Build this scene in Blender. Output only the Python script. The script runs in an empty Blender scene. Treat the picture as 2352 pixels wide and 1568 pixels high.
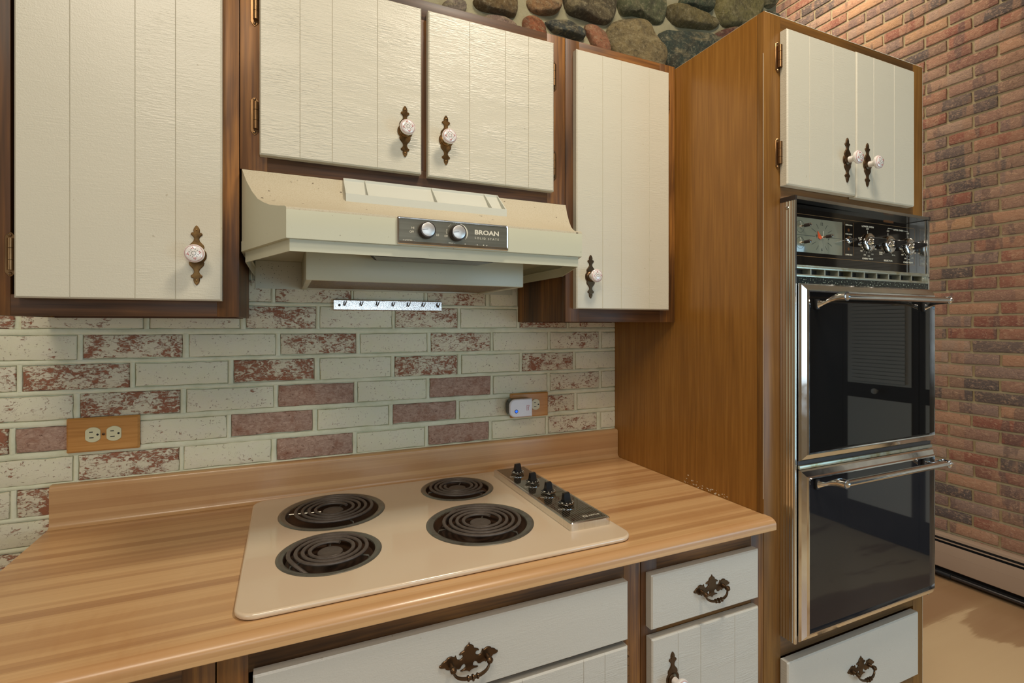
import bpy, bmesh, math, random
from mathutils import Vector, Matrix, noise
PI = math.pi
random.seed(7)
sc = bpy.context.scene
C = sc.collection

# ------------------------------------------------------------------ camera
F_PX, CX, CY, YAW = 1161.0, 1175.0, 747.0, math.radians(24.05)
CAM = Vector((0.0, -1.455, 1.364))
cd = bpy.data.cameras.new('camera')
cam = bpy.data.objects.new('camera', cd)
C.objects.link(cam)
cam.location = CAM
cam.rotation_euler = (PI / 2, 0, -YAW)
cd.sensor_width = 36.0
cd.lens = 36.0 * F_PX / 2352.0
cd.shift_x = (1176.0 - CX) / 2352.0
cd.shift_y = -(784.0 - CY) / 2352.0
cd.clip_start = 0.02
sc.camera = cam

# ------------------------------------------------------------------ world, lights, exposure
w = bpy.data.worlds.new('world')
sc.world = w
w.use_nodes = True
w.node_tree.nodes['Background'].inputs[0].default_value = (0.75, 0.85, 1.0, 1)
w.node_tree.nodes['Background'].inputs[1].default_value = 0.6

def area(name, loc, target, sx, sy, power, col):
    l = bpy.data.lights.new(name, 'AREA')
    l.shape = 'RECTANGLE'
    l.size, l.size_y, l.energy, l.color = sx, sy, power, col
    o = bpy.data.objects.new(name, l)
    C.objects.link(o)
    o.location = loc
    d = Vector(target) - Vector(loc)
    o.rotation_euler = d.to_track_quat('-Z', 'Y').to_euler()
    return o

area('ceiling_lamp_light', (0.75, -1.20, 3.10), (0.75, -1.1, 0), 0.34, 0.34, 29, (1.0, 0.88, 0.72))
area('kitchen_lamp_light', (-0.6, -2.4, 3.3), (0.2, -0.6, 0.9), 0.9, 0.9, 34, (1.0, 0.88, 0.72))
area('window_light_front', (0.6, -4.05, 1.55), (0.6, 0, 1.2), 2.2, 1.3, 18, (0.76, 0.91, 1.0))
area('window_light_left', (-2.05, -2.2, 1.5), (1.2, -0.8, 0.9), 1.2, 1.2, 8, (0.84, 0.95, 1.0))
area('added_cool_light', (2.6, -2.9, 0.85), (1.3, -0.6, 0.35), 1.2, 1.3, 24, (0.45, 0.76, 1.0))  # added unseen cool source, turns the low right-hand fronts bluish
area('room_lamp_light', (2.6, 0.6, 3.9), (2.9, 0.3, 0), 0.9, 0.9, 34, (1.0, 0.88, 0.72))
area('window_light_dining', (2.4, 2.8, 1.6), (3.1, 0, 1.0), 1.2, 1.3, 10, (0.85, 0.95, 1.0))

sc.view_settings.view_transform = 'Standard'
sc.view_settings.look = 'None'
sc.view_settings.gamma = 1.0
sc.view_settings.use_curve_mapping = False
sc.view_settings.exposure = 0.0

# ------------------------------------------------------------------ materials
def sr(r, g, b):
    f = lambda c: (c / 255) / 12.92 if c / 255 <= 0.04045 else ((c / 255 + 0.055) / 1.055) ** 2.4
    return (f(r), f(g), f(b), 1)

class NT:
    def __init__(s, name):
        s.m = bpy.data.materials.new(name)
        s.m.use_nodes = True
        s.t = s.m.node_tree
        s.p = s.t.nodes['Principled BSDF']
    def n(s, typ, **kw):
        nd = s.t.nodes.new(typ)
        for k, v in kw.items():
            if k.startswith('i_'):
                key = k[2:]
                key = int(key) if key.isdigit() else key.replace('_', ' ')
                nd.inputs[key].default_value = v
            else:
                setattr(nd, k, v)
        return nd
    def l(s, a, b):
        s.t.links.new(a, b)
    def coords(s, scale=(1, 1, 1), rot=(0, 0, 0), out='Object'):
        tc = s.n('ShaderNodeTexCoord')
        mp = s.n('ShaderNodeMapping')
        mp.inputs['Scale'].default_value = scale
        mp.inputs['Rotation'].default_value = rot
        s.l(tc.outputs[out], mp.inputs[0])
        return mp.outputs[0]
    def noise(s, vec, scale=5, detail=4, rough=0.55, dist=0.0):
        nd = s.n('ShaderNodeTexNoise')
        nd.inputs['Scale'].default_value = scale
        nd.inputs['Detail'].default_value = detail
        nd.inputs['Roughness'].default_value = rough
        nd.inputs['Distortion'].default_value = dist
        s.l(vec, nd.inputs['Vector'])
        return nd.outputs[0]
    def ramp(s, fac, stops, interp='LINEAR'):
        nd = s.n('ShaderNodeValToRGB')
        cr = nd.color_ramp
        cr.interpolation = interp
        while len(cr.elements) > 1:
            cr.elements.remove(cr.elements[-1])
        cr.elements[0].position, cr.elements[0].color = stops[0]
        for p, c in stops[1:]:
            e = cr.elements.new(p)
            e.color = c
        s.l(fac, nd.inputs[0])
        return nd.outputs[0]
    def mix(s, fac, a, b, mode='MIX'):
        nd = s.n('ShaderNodeMix', data_type='RGBA', blend_type=mode)
        for sock, v in ((nd.inputs[0], fac), (nd.inputs[6], a), (nd.inputs[7], b)):
            if hasattr(v, 'links') or hasattr(v, 'is_linked'):
                s.l(v, sock)
            else:
                sock.default_value = v
        return nd.outputs[2]
    def math(s, op, a, b=0.0, clamp=False):
        nd = s.n('ShaderNodeMath', operation=op, use_clamp=clamp)
        for sock, v in ((nd.inputs[0], a), (nd.inputs[1], b)):
            if hasattr(v, 'is_linked'):
                s.l(v, sock)
            else:
                sock.default_value = v
        return nd.outputs[0]
    def bump(s, h, strength=0.3, dist=0.002):
        nd = s.n('ShaderNodeBump')
        nd.inputs['Strength'].default_value = strength
        nd.inputs['Distance'].default_value = dist
        s.l(h, nd.inputs['Height'])
        s.l(nd.outputs[0], s.p.inputs['Normal'])
    def set(s, **kw):
        for k, v in kw.items():
            key = {'base': 'Base Color', 'rough': 'Roughness', 'metal': 'Metallic', 'coat': 'Coat Weight',
                   'coatr': 'Coat Roughness', 'ior': 'IOR', 'spec': 'Specular IOR Level',
                   'trans': 'Transmission Weight', 'emis': 'Emission Color', 'ems': 'Emission Strength'}[k]
            if hasattr(v, 'is_linked'):
                s.l(v, s.p.inputs[key])
            else:
                s.p.inputs[key].default_value = v
        return s

MAT = {}
def plain(name, col, rough=0.5, metal=0.0, **kw):
    m = NT(name)
    m.set(base=col, rough=rough, metal=metal, **kw)
    MAT[name] = m.m
    return m

def g(v):
    return (v, v, v, 1)

def wood(name, dark, mid, light, axis='z', rough=0.38, scale=1.0, figure=0.5, coat=0.25):
    m = NT(name)
    st = {'z': (26, 26, 1.6), 'x': (1.6, 26, 26), 'y': (26, 1.6, 26)}[axis]
    v = m.coords(tuple(a * scale for a in st))
    n1 = m.noise(v, 1.0, 6, 0.6, 0.6)
    st2 = {'z': (4, 4, 1.0), 'x': (1.0, 4, 4), 'y': (4, 1, 4)}[axis]
    n2 = m.noise(m.coords(st2), 1.3 * scale, 3, 0.5, 1.2)
    st3 = {'z': (160, 160, 6), 'x': (6, 160, 160), 'y': (160, 6, 160)}[axis]
    n3 = m.noise(m.coords(st3), 1.0, 2, 0.5)
    a = m.math('MULTIPLY', n1, 0.38)
    b = m.math('MULTIPLY', n2, figure)
    c = m.math('MULTIPLY', n3, 0.36)
    s = m.math('ADD', m.math('ADD', a, b), c)
    mean = 0.5 * (0.38 + figure + 0.36) - 0.01
    col = m.ramp(s, [(mean - 0.22, dark), (mean, mid), (mean + 0.2, light)])
    m.set(base=col, rough=rough, coat=coat, coatr=0.25, spec=0.35)
    m.bump(n3, 0.12, 0.0006)
    MAT[name] = m.m

wood('frame_stain_v', sr(50, 30, 12), sr(98, 62, 27), sr(150, 100, 44), 'z', rough=.5, coat=.06, figure=.8)
wood('frame_stain_h', sr(40, 24, 10), sr(84, 54, 28), sr(136, 90, 44), 'x', rough=.5, coat=.06, figure=.8)
wood('amber_side', sr(112, 72, 24), sr(140, 94, 36), sr(162, 114, 50), 'z', figure=0.14, scale=2.2)
wood('amber_frame_v', sr(74, 46, 15), sr(108, 72, 28), sr(134, 94, 42), 'z', rough=.45, coat=.1)
wood('amber_frame_h', sr(64, 42, 16), sr(98, 66, 28), sr(124, 86, 40), 'x', rough=.45, coat=.1)
wood('raw_inside', sr(60, 36, 20), sr(84, 52, 28), sr(100, 66, 38), 'x', rough=0.7, coat=0)
wood('oak_plate', sr(140, 88, 36), sr(186, 130, 66), sr(206, 152, 86), 'x', scale=2.2, figure=0.4, rough=0.4)

# cream paint over rough-sawn boards; each board has its own saw angle in attribute Col
def sawn(name, col, col2):
    m = NT(name)
    at = m.n('ShaderNodeAttribute', attribute_name='Col')
    sep = m.n('ShaderNodeSeparateColor')
    m.l(at.outputs['Color'], sep.inputs[0])
    va = m.coords((40, 40, 330), (0, math.radians(24), 0))
    vb = m.coords((40, 40, 330), (0, math.radians(-24), 0))
    na = m.noise(va, 1.0, 2, 0.5, 0.4)
    nb = m.noise(vb, 1.0, 2, 0.5, 0.4)
    fine = m.noise(m.coords((1, 1, 1)), 420, 2, 0.5)
    broad = m.noise(m.coords((3, 3, 9)), 2.0, 2, 0.5)
    sgn = m.math('GREATER_THAN', sep.outputs[0], 0.5)
    h = m.math('ADD', m.math('MULTIPLY', na, sgn), m.math('MULTIPLY', nb, m.math('SUBTRACT', 1.0, sgn)))
    amp = m.ramp(broad, [(0.35, g(0.15)), (0.65, g(1))])
    hh = m.math('ADD', m.math('MULTIPLY', m.math('MULTIPLY', h, amp), sep.outputs[1]), m.math('MULTIPLY', fine, 0.3))
    big = m.noise(m.coords(), 3.0, 3, 0.5)
    spots = m.ramp(m.noise(m.coords(), 90, 2, 0.4), [(0.22, sr(170, 150, 115)), (0.235, g(1))])
    c = m.mix(big, col, col2)
    c = m.mix(0.35, c, spots, 'MULTIPLY')
    m.set(base=c, rough=0.36, coat=0.15, coatr=0.3)
    m.bump(hh, 0.75, 0.0014)
    MAT[name] = m.m
sawn('cream_boards', sr(190, 185, 166), sr(196, 190, 171))
sawn('cream_boards_cool_cast', sr(186, 183, 173), sr(193, 189, 179))  # same cream paint, the cool daylight cast mixed into its colour

m = NT('hood_enamel')
v = m.coords()
c = m.mix(m.noise(v, 6, 4), sr(184, 184, 160), sr(191, 189, 165))
c = m.mix(0.5, c, m.ramp(m.noise(v, 130, 2), [(0.24, sr(120, 90, 60)), (0.26, g(1))]), 'MULTIPLY')
m.set(base=c, rough=0.38, coat=0.2, coatr=0.25)
m.bump(m.noise(v, 500, 2), 0.12, 0.0006)
MAT['hood_enamel'] = m.m

m = NT('almond_enamel')
v = m.coords()
m.set(base=m.mix(m.noise(v, 3, 2), sr(206, 184, 156), sr(212, 192, 164)), rough=0.16, coat=0.6, coatr=0.05)
MAT['almond_enamel'] = m.m

# butcher-block laminate: long narrow staves that run on over nosing and upstand
m = NT('stave_laminate')
tc = m.n('ShaderNodeTexCoord')
sp = m.n('ShaderNodeSeparateXYZ')
m.l(tc.outputs['Object'], sp.inputs[0])
vv = m.math('SUBTRACT', sp.outputs[1], sp.outputs[2])
cb = m.n('ShaderNodeCombineXYZ')
m.l(m.math('ADD', sp.outputs[0], 21.0), cb.inputs[0]); m.l(vv, cb.inputs[1])
def staves(wd, hh_, off):
    b = m.n('ShaderNodeTexBrick', offset=off, offset_frequency=2, squash=1.0)
    b.inputs['Color1'].default_value = g(0); b.inputs['Color2'].default_value = g(1)
    b.inputs['Mortar'].default_value = g(0.5)
    b.inputs['Scale'].default_value = 1.0
    b.inputs['Mortar Size'].default_value = 0.0
    b.inputs['Brick Width'].default_value = wd
    b.inputs['Row Height'].default_value = hh_
    m.l(cb.outputs[0], b.inputs[0])
    return b.outputs[0]
s1 = staves(60.0, 0.0245, 0.37); s2 = staves(80.0, 0.0105, 0.6)
mp = m.n('ShaderNodeMapping'); mp.inputs['Scale'].default_value = (2.2, 230, 1)
m.l(cb.outputs[0], mp.inputs[0])
gr = m.noise(mp.outputs[0], 1.0, 5, 0.6, 0.5)
mp2 = m.n('ShaderNodeMapping'); mp2.inputs['Scale'].default_value = (60, 14, 1); mp2.inputs['Rotation'].default_value = (0, 0, 0.25)
m.l(cb.outputs[0], mp2.inputs[0])
fl = m.noise(mp2.outputs[0], 1.0, 3, 0.6, 0.8)
mp3 = m.n('ShaderNodeMapping'); mp3.inputs['Scale'].default_value = (2.2, 7, 1)
m.l(cb.outputs[0], mp3.inputs[0])
flm = m.ramp(m.noise(mp3.outputs[0], 1.5, 3, 0.5), [(0.48, g(0)), (0.62, g(1))])
t = m.math('ADD', m.math('ADD', m.math('MULTIPLY', s1, 0.42), m.math('MULTIPLY', s2, 0.26)), m.math('MULTIPLY', gr, 0.32))
col = m.ramp(t, [(0.15, sr(168, 124, 82)), (0.4, sr(186, 144, 98)), (0.6, sr(198, 157, 109)), (0.85, sr(212, 174, 124))])
col = m.mix(m.math('MULTIPLY', m.math('MULTIPLY', fl, flm), 0.42), col, sr(166, 112, 62))
m.set(base=col, rough=0.34, coat=0.22, coatr=0.16)
m.bump(m.noise(tc.outputs['Object'], 500, 2), 0.05, 0.0005)
MAT['stave_laminate'] = m.m

# whitewashed brick: Col.r = how much of the red body shows, Col.g = random
m = NT('whitewashed_brick')
at = m.n('ShaderNodeAttribute', attribute_name='Col')
sep = m.n('ShaderNodeSeparateColor'); m.l(at.outputs['Color'], sep.inputs[0])
v = m.coords()
n1 = m.noise(v, 26, 8, 0.68, 0.6)
n2 = m.noise(m.coords((1, 1, 2)), 70, 6, 0.72, 1.2)
n3 = m.noise(v, 9, 3, 0.5)
cov = m.math('ADD', m.math('ADD', m.math('MULTIPLY', n1, 0.38), m.math('MULTIPLY', n2, 0.62)), m.math('MULTIPLY', n3, 0.22))
dk = m.math('GREATER_THAN', sep.outputs[0], 0.93)
cut = m.math('SUBTRACT', m.math('SUBTRACT', 0.757, m.math('MULTIPLY', sep.outputs[0], 0.21)), m.math('MULTIPLY', dk, 0.16))
mask = m.ramp(m.math('ADD', m.math('SUBTRACT', cov, cut), 0.5), [(0.485, g(0)), (0.535, g(1))])
white = m.mix(n3, sr(212, 210, 176), sr(226, 222, 194))
white = m.mix(m.ramp(n1, [(0.35, g(0)), (0.7, g(0.6))]), white, sr(222, 214, 196))
body = m.mix(n2, sr(126, 76, 50), sr(160, 104, 76))
mauve = m.mix(m.ramp(n2, [(0.35, g(0)), (0.65, g(1))]), sr(142, 108, 90), sr(186, 156, 136))
mauve = m.mix(m.ramp(n1, [(0.5, g(0)), (0.68, g(0.75))]), mauve, sr(130, 78, 52))
body = m.mix(dk, body, mauve)
hz = m.mix(m.math('MULTIPLY', sep.outputs[0], 0.45), white, sr(190, 164, 144))
col = m.mix(mask, hz, body)
pit = m.ramp(m.noise(v, 170, 4, 0.7), [(0.33, sr(120, 84, 66)), (0.385, g(1))])
col = m.mix(0.8, col, pit, 'MULTIPLY')
m.set(base=col, rough=0.75)
hh = m.math('ADD', m.math('MULTIPLY', mask, -0.5), m.math('ADD', m.math('MULTIPLY', n1, 0.8), m.math('MULTIPLY', n2, 0.4)))
m.bump(hh, 0.55, 0.003)
MAT['whitewashed_brick'] = m.m

m = NT('white_mortar')
v = m.coords()
n1 = m.noise(v, 18, 5, 0.6)
m.set(base=m.ramp(n1, [(0.3, sr(200, 200, 168)), (0.5, sr(214, 213, 184)), (0.75, sr(226, 223, 198))]), rough=0.8)
m.bump(m.math('ADD', n1, m.math('MULTIPLY', m.noise(v, 120, 4), 0.4)), 0.6, 0.004)
MAT['white_mortar'] = m.m

m = NT('red_brick')
at = m.n('ShaderNodeAttribute', attribute_name='Col')
v = m.coords()
n1 = m.noise(v, 14, 5, 0.65, 0.3)
n2 = m.noise(m.coords((1, 1, 1.6), (0.5, 0, 0)), 60, 6, 0.7, 1.0)
bl = m.noise(m.coords((1, 9, 1)), 1.6, 2, 0.5)
c = m.mix(m.ramp(bl, [(0.5, g(0)), (0.54, g(0.5))]), at.outputs['Color'], sr(178, 134, 102))
c = m.mix(m.ramp(m.noise(m.coords((1, 7, 1.5)), 2.3, 2, 0.5), [(0.58, g(0)), (0.62, g(0.6))]), c, sr(92, 74, 70))
c = m.mix(m.ramp(n2, [(0.5, g(0)), (0.68, g(0.7))]), c, sr(196, 160, 128))
c = m.mix(m.ramp(n2, [(0.3, g(0.6)), (0.42, g(0))]), c, sr(74, 50, 42))
c = m.mix(0.12, c, sr(142, 116, 98))
m.set(base=c, rough=0.85)
m.bump(m.math('ADD', n1, m.math('MULTIPLY', n2, 1.4)), 0.9, 0.006)
MAT['red_brick'] = m.m

m = NT('grey_mortar')
v = m.coords()
n1 = m.noise(v, 30, 5, 0.65)
m.set(base=m.mix(n1, sr(146, 130, 98), sr(176, 160, 124)), rough=0.9)
m.bump(n1, 0.6, 0.004)
MAT['grey_mortar'] = m.m

m = NT('fieldstone')
at = m.n('ShaderNodeAttribute', attribute_name='Col')
v = m.coords()
n1 = m.noise(v, 14, 8, 0.75, 0.8)
n2 = m.noise(v, 85, 8, 0.8, 0.3)
vein = m.noise(m.coords((1, 1, 2.6), (0, 0.5, 0)), 10, 6, 0.65, 1.2)
c = m.mix(m.ramp(n1, [(0.36, g(0.7)), (0.56, g(0))]), at.outputs['Color'], sr(84, 76, 58))
c = m.mix(m.ramp(vein, [(0.52, g(0)), (0.66, g(0.55))]), c, sr(184, 168, 124))
c = m.mix(m.ramp(n2, [(0.52, g(0)), (0.66, g(0.55))]), c, sr(196, 186, 150))
c = m.mix(m.ramp(n2, [(0.34, g(0.75)), (0.46, g(0))]), c, sr(52, 46, 36))
m.set(base=c, rough=0.75)
m.bump(m.math('ADD', m.math('MULTIPLY', n1, 1.0), m.math('MULTIPLY', n2, 0.6)), 0.9, 0.016)
MAT['fieldstone'] = m.m

m = NT('stone_mortar')
v = m.coords()
n1 = m.noise(v, 9, 6, 0.65)
n2 = m.noise(v, 90, 4, 0.6)
m.set(base=m.mix(n1, sr(126, 120, 92), sr(166, 158, 126)), rough=0.9)
m.bump(m.math('ADD', n1, m.math('MULTIPLY', n2, 0.25)), 0.8, 0.01)
MAT['stone_mortar'] = m.m

# metals and glass
m = NT('chrome')
v = m.coords()
m.set(base=g(0.74), metal=1.0, rough=m.ramp(m.noise(v, 30, 3), [(0.3, g(0.06)), (0.8, g(0.2))]))
MAT['chrome'] = m.m
m = NT('brushed_trim')
v = m.coords((200, 200, 1.5))
m.set(base=m.mix(m.noise(v, 1, 2), sr(214, 212, 206), sr(240, 240, 236)), metal=1.0, rough=0.18)
MAT['brushed_trim'] = m.m
m = NT('pale_metal')
v = m.coords((1, 1, 1))
m.set(base=m.mix(m.ramp(m.noise(v, 25, 4, 0.6), [(0.5, g(0)), (0.66, g(0.8))]), sr(176, 176, 158), sr(140, 128, 80)), metal=0.7, rough=0.35)
MAT['pale_metal'] = m.m
m = NT('aged_brass')
v = m.coords()
m.set(base=m.mix(m.ramp(m.noise(v, 60, 4), [(0.35, g(0)), (0.65, g(1))]), sr(84, 62, 36), sr(138, 104, 62)), metal=0.85, rough=0.33)
MAT['aged_brass'] = m.m
plain('dark_bronze', sr(84, 64, 44), 0.34, 0.85)
m = NT('copper_hinge')
m.set(base=m.mix(m.noise(m.coords((200, 200, 30)), 1, 3), sr(92, 68, 44), sr(164, 128, 88)), metal=0.9, rough=0.32)
MAT['copper_hinge'] = m.m
m = NT('hammered_steel')
v = m.coords()
vo = m.n('ShaderNodeTexVoronoi'); vo.inputs['Scale'].default_value = 420
m.l(v, vo.inputs['Vector'])
m.set(base=g(0.72), metal=1.0, rough=0.2)
m.bump(vo.outputs['Distance'], 0.25, 0.001)
MAT['hammered_steel'] = m.m
m = NT('drip_steel')
v = m.coords()
m.set(base=m.mix(m.ramp(m.noise(v, 40, 5, 0.65), [(0.5, g(0)), (0.7, g(0.7))]), sr(128, 126, 116), sr(92, 82, 68)), metal=0.7, rough=0.28)
MAT['drip_steel'] = m.m
m = NT('burnt_bowl')
v = m.coords()
m.set(base=m.mix(m.noise(v, 30, 4), sr(30, 22, 18), sr(96, 68, 48)), metal=0.6, rough=0.35)
MAT['burnt_bowl'] = m.m
m = NT('coil_grey')
v = m.coords()
m.set(base=m.mix(m.noise(v, 90, 4), sr(66, 58, 52), sr(108, 98, 90)), metal=0.3, rough=0.42)
m.bump(m.noise(v, 400, 3), 0.3, 0.001)
MAT['coil_grey'] = m.m
m = NT('filter_mesh')
v = m.coords((1, 1, 1), (0, 0, 0.785))
vo = m.n('ShaderNodeTexVoronoi'); vo.inputs['Scale'].default_value = 190; vo.inputs['Randomness'].default_value = 0.25
m.l(v, vo.inputs['Vector'])
m.set(base=m.ramp(vo.outputs['Distance'], [(0.2, sr(214, 180, 104)), (0.55, sr(96, 70, 30))]), metal=0.0, rough=0.4)
m.bump(vo.outputs['Distance'], 0.8, 0.003)
MAT['filter_mesh'] = m.m

plain('smoked_glass', (0.007, 0.0065, 0.006, 1), 0.02, 0, ior=1.38)
plain('smoked_glass_floor_tint', (0.016, 0.016, 0.0185, 1), 0.03, 0, ior=1.45)  # same glass, the floor reflection's bluish grey put into the base colour
plain('control_glass', (0.010, 0.008, 0.006, 1), 0.05, 0, ior=1.5)
plain('black_gap', (0.003, 0.003, 0.003, 1), 0.6)
plain('black_plastic', (0.012, 0.012, 0.012, 1), 0.22)
plain('dark_plastic', sr(46, 38, 34), 0.35)
m = NT('black_speckled_enamel')
m.set(base=m.ramp(m.noise(m.coords(), 240, 2), [(0.62, sr(22, 26, 22)), (0.66, sr(150, 160, 140))]), rough=0.25)
MAT['black_speckled_enamel'] = m.m
plain('porcelain', sr(220, 214, 208), 0.12, 0, coat=0.8, coatr=0.03)
plain('pink_ring', sr(200, 166, 160), 0.2)
plain('red_paint', sr(170, 50, 48), 0.3)
plain('green_paint', sr(92, 104, 90), 0.3)
plain('print_white', sr(214, 208, 188), 0.5)
plain('print_gold', sr(128, 98, 58), 0.4)
plain('print_black', sr(34, 36, 34), 0.5)
plain('dial_face', sr(118, 122, 106), 0.12, 0, coat=0.6, coatr=0.03)
plain('orange_paint', sr(206, 88, 48), 0.4)
plain('amber_lens', sr(96, 58, 28), 0.2)
plain('ivory_plastic', sr(212, 206, 168), 0.3)
plain('white_plastic', sr(214, 212, 216), 0.3)
plain('smoke_plastic', sr(52, 50, 48), 0.12)
plain('faded_red_print', sr(186, 112, 118), 0.5)
m = plain('blue_light', sr(10, 60, 200), 0.3)
m.set(emis=sr(20, 100, 255), ems=1.2)
m = NT('panel_metal')
v = m.coords((3, 3, 260))
m.set(base=m.mix(m.noise(v, 1, 3), sr(92, 86, 72), sr(126, 120, 104)), metal=0.75, rough=0.36)
MAT['panel_metal'] = m.m
plain('light_lens', sr(96, 96, 86), 0.25)
m = NT('greasy_enamel')
v = m.coords()
c = m.mix(m.noise(v, 9, 4), sr(176, 167, 143), sr(186, 177, 153))
c = m.mix(0.5, c, m.ramp(m.noise(v, 420, 3, 0.7), [(0.3, sr(210, 196, 176)), (0.55, g(1))]), 'MULTIPLY')
c = m.mix(0.8, c, m.ramp(m.noise(v, 95, 2, 0.3), [(0.24, sr(96, 74, 54)), (0.26, g(1))]), 'MULTIPLY')
m.set(base=c, rough=0.5)
m.bump(m.noise(v, 400, 3), 0.2, 0.0006)
MAT['greasy_enamel'] = m.m
m = NT('spun_metal')
tcn = m.n('ShaderNodeTexCoord')
gdn = m.n('ShaderNodeTexNoise'); gdn.inputs['Scale'].default_value = 60
m.l(tcn.outputs['Object'], gdn.inputs['Vector'])
m.set(base=m.mix(gdn.outputs[0], sr(196, 194, 190), sr(226, 224, 220)), metal=0.75, rough=0.34)
MAT['spun_metal'] = m.m
m = NT('pinstripe_glass')
v = m.coords((1, 1, 1))
wv = m.n('ShaderNodeTexWave', wave_type='BANDS', bands_direction='X'); wv.inputs['Scale'].default_value = 48
m.l(v, wv.inputs['Vector'])
m.set(base=m.ramp(wv.outputs[0], [(0.93, sr(30, 25, 20)), (0.99, sr(112, 104, 84))]), rough=0.06, ior=1.6, coat=0.6, coatr=0.02)
MAT['pinstripe_glass'] = m.m

m = NT('pale_floor')
FR = math.radians(90 - 38)
v = m.coords((0.35, 1.7, 1), (0, 0, FR))
n1 = m.noise(v, 1.5, 3, 0.45, 0.7)
n2 = m.noise(m.coords((2, 30, 1), (0, 0, FR)), 1.0, 4, 0.6, 0.5)
n4 = m.noise(m.coords(), 2.5, 5, 0.6)
t = m.math('ADD', m.math('ADD', m.math('MULTIPLY', n1, 0.8), m.math('MULTIPLY', n2, 0.12)), m.math('MULTIPLY', n4, 0.08))
kn = m.ramp(m.noise(m.coords(), 7, 2, 0.4), [(0.2, sr(120, 80, 46)), (0.25, g(1))])
c = m.ramp(t, [(0.40, sr(158, 122, 86)), (0.47, sr(168, 134, 96)), (0.49, sr(204, 174, 132)), (0.8, sr(214, 186, 142))])
m.set(base=m.mix(0.6, c, kn, 'MULTIPLY'), rough=0.3, coat=0.2, coatr=0.2)
MAT['pale_floor'] = m.m
m = NT('heater_paint')
m.set(base=m.mix(m.noise(m.coords(), 5, 4), sr(156, 132, 110), sr(166, 142, 120)), rough=0.45)
MAT['heater_paint'] = m.m
plain('wall_paint', sr(176, 166, 146), 0.8)
wood('ceiling_boards', sr(120, 84, 50), sr(156, 114, 72), sr(176, 134, 90), 'x', rough=0.6)
wood('door_stain', sr(28, 20, 16), sr(38, 28, 22), sr(50, 36, 28), 'z', rough=0.5)
plain('door_paint', sr(208, 204, 192), 0.5)
plain('window_glass', (0.8, 0.9, 1, 1), 0.02, 0, trans=1.0, ior=1.45)

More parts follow.
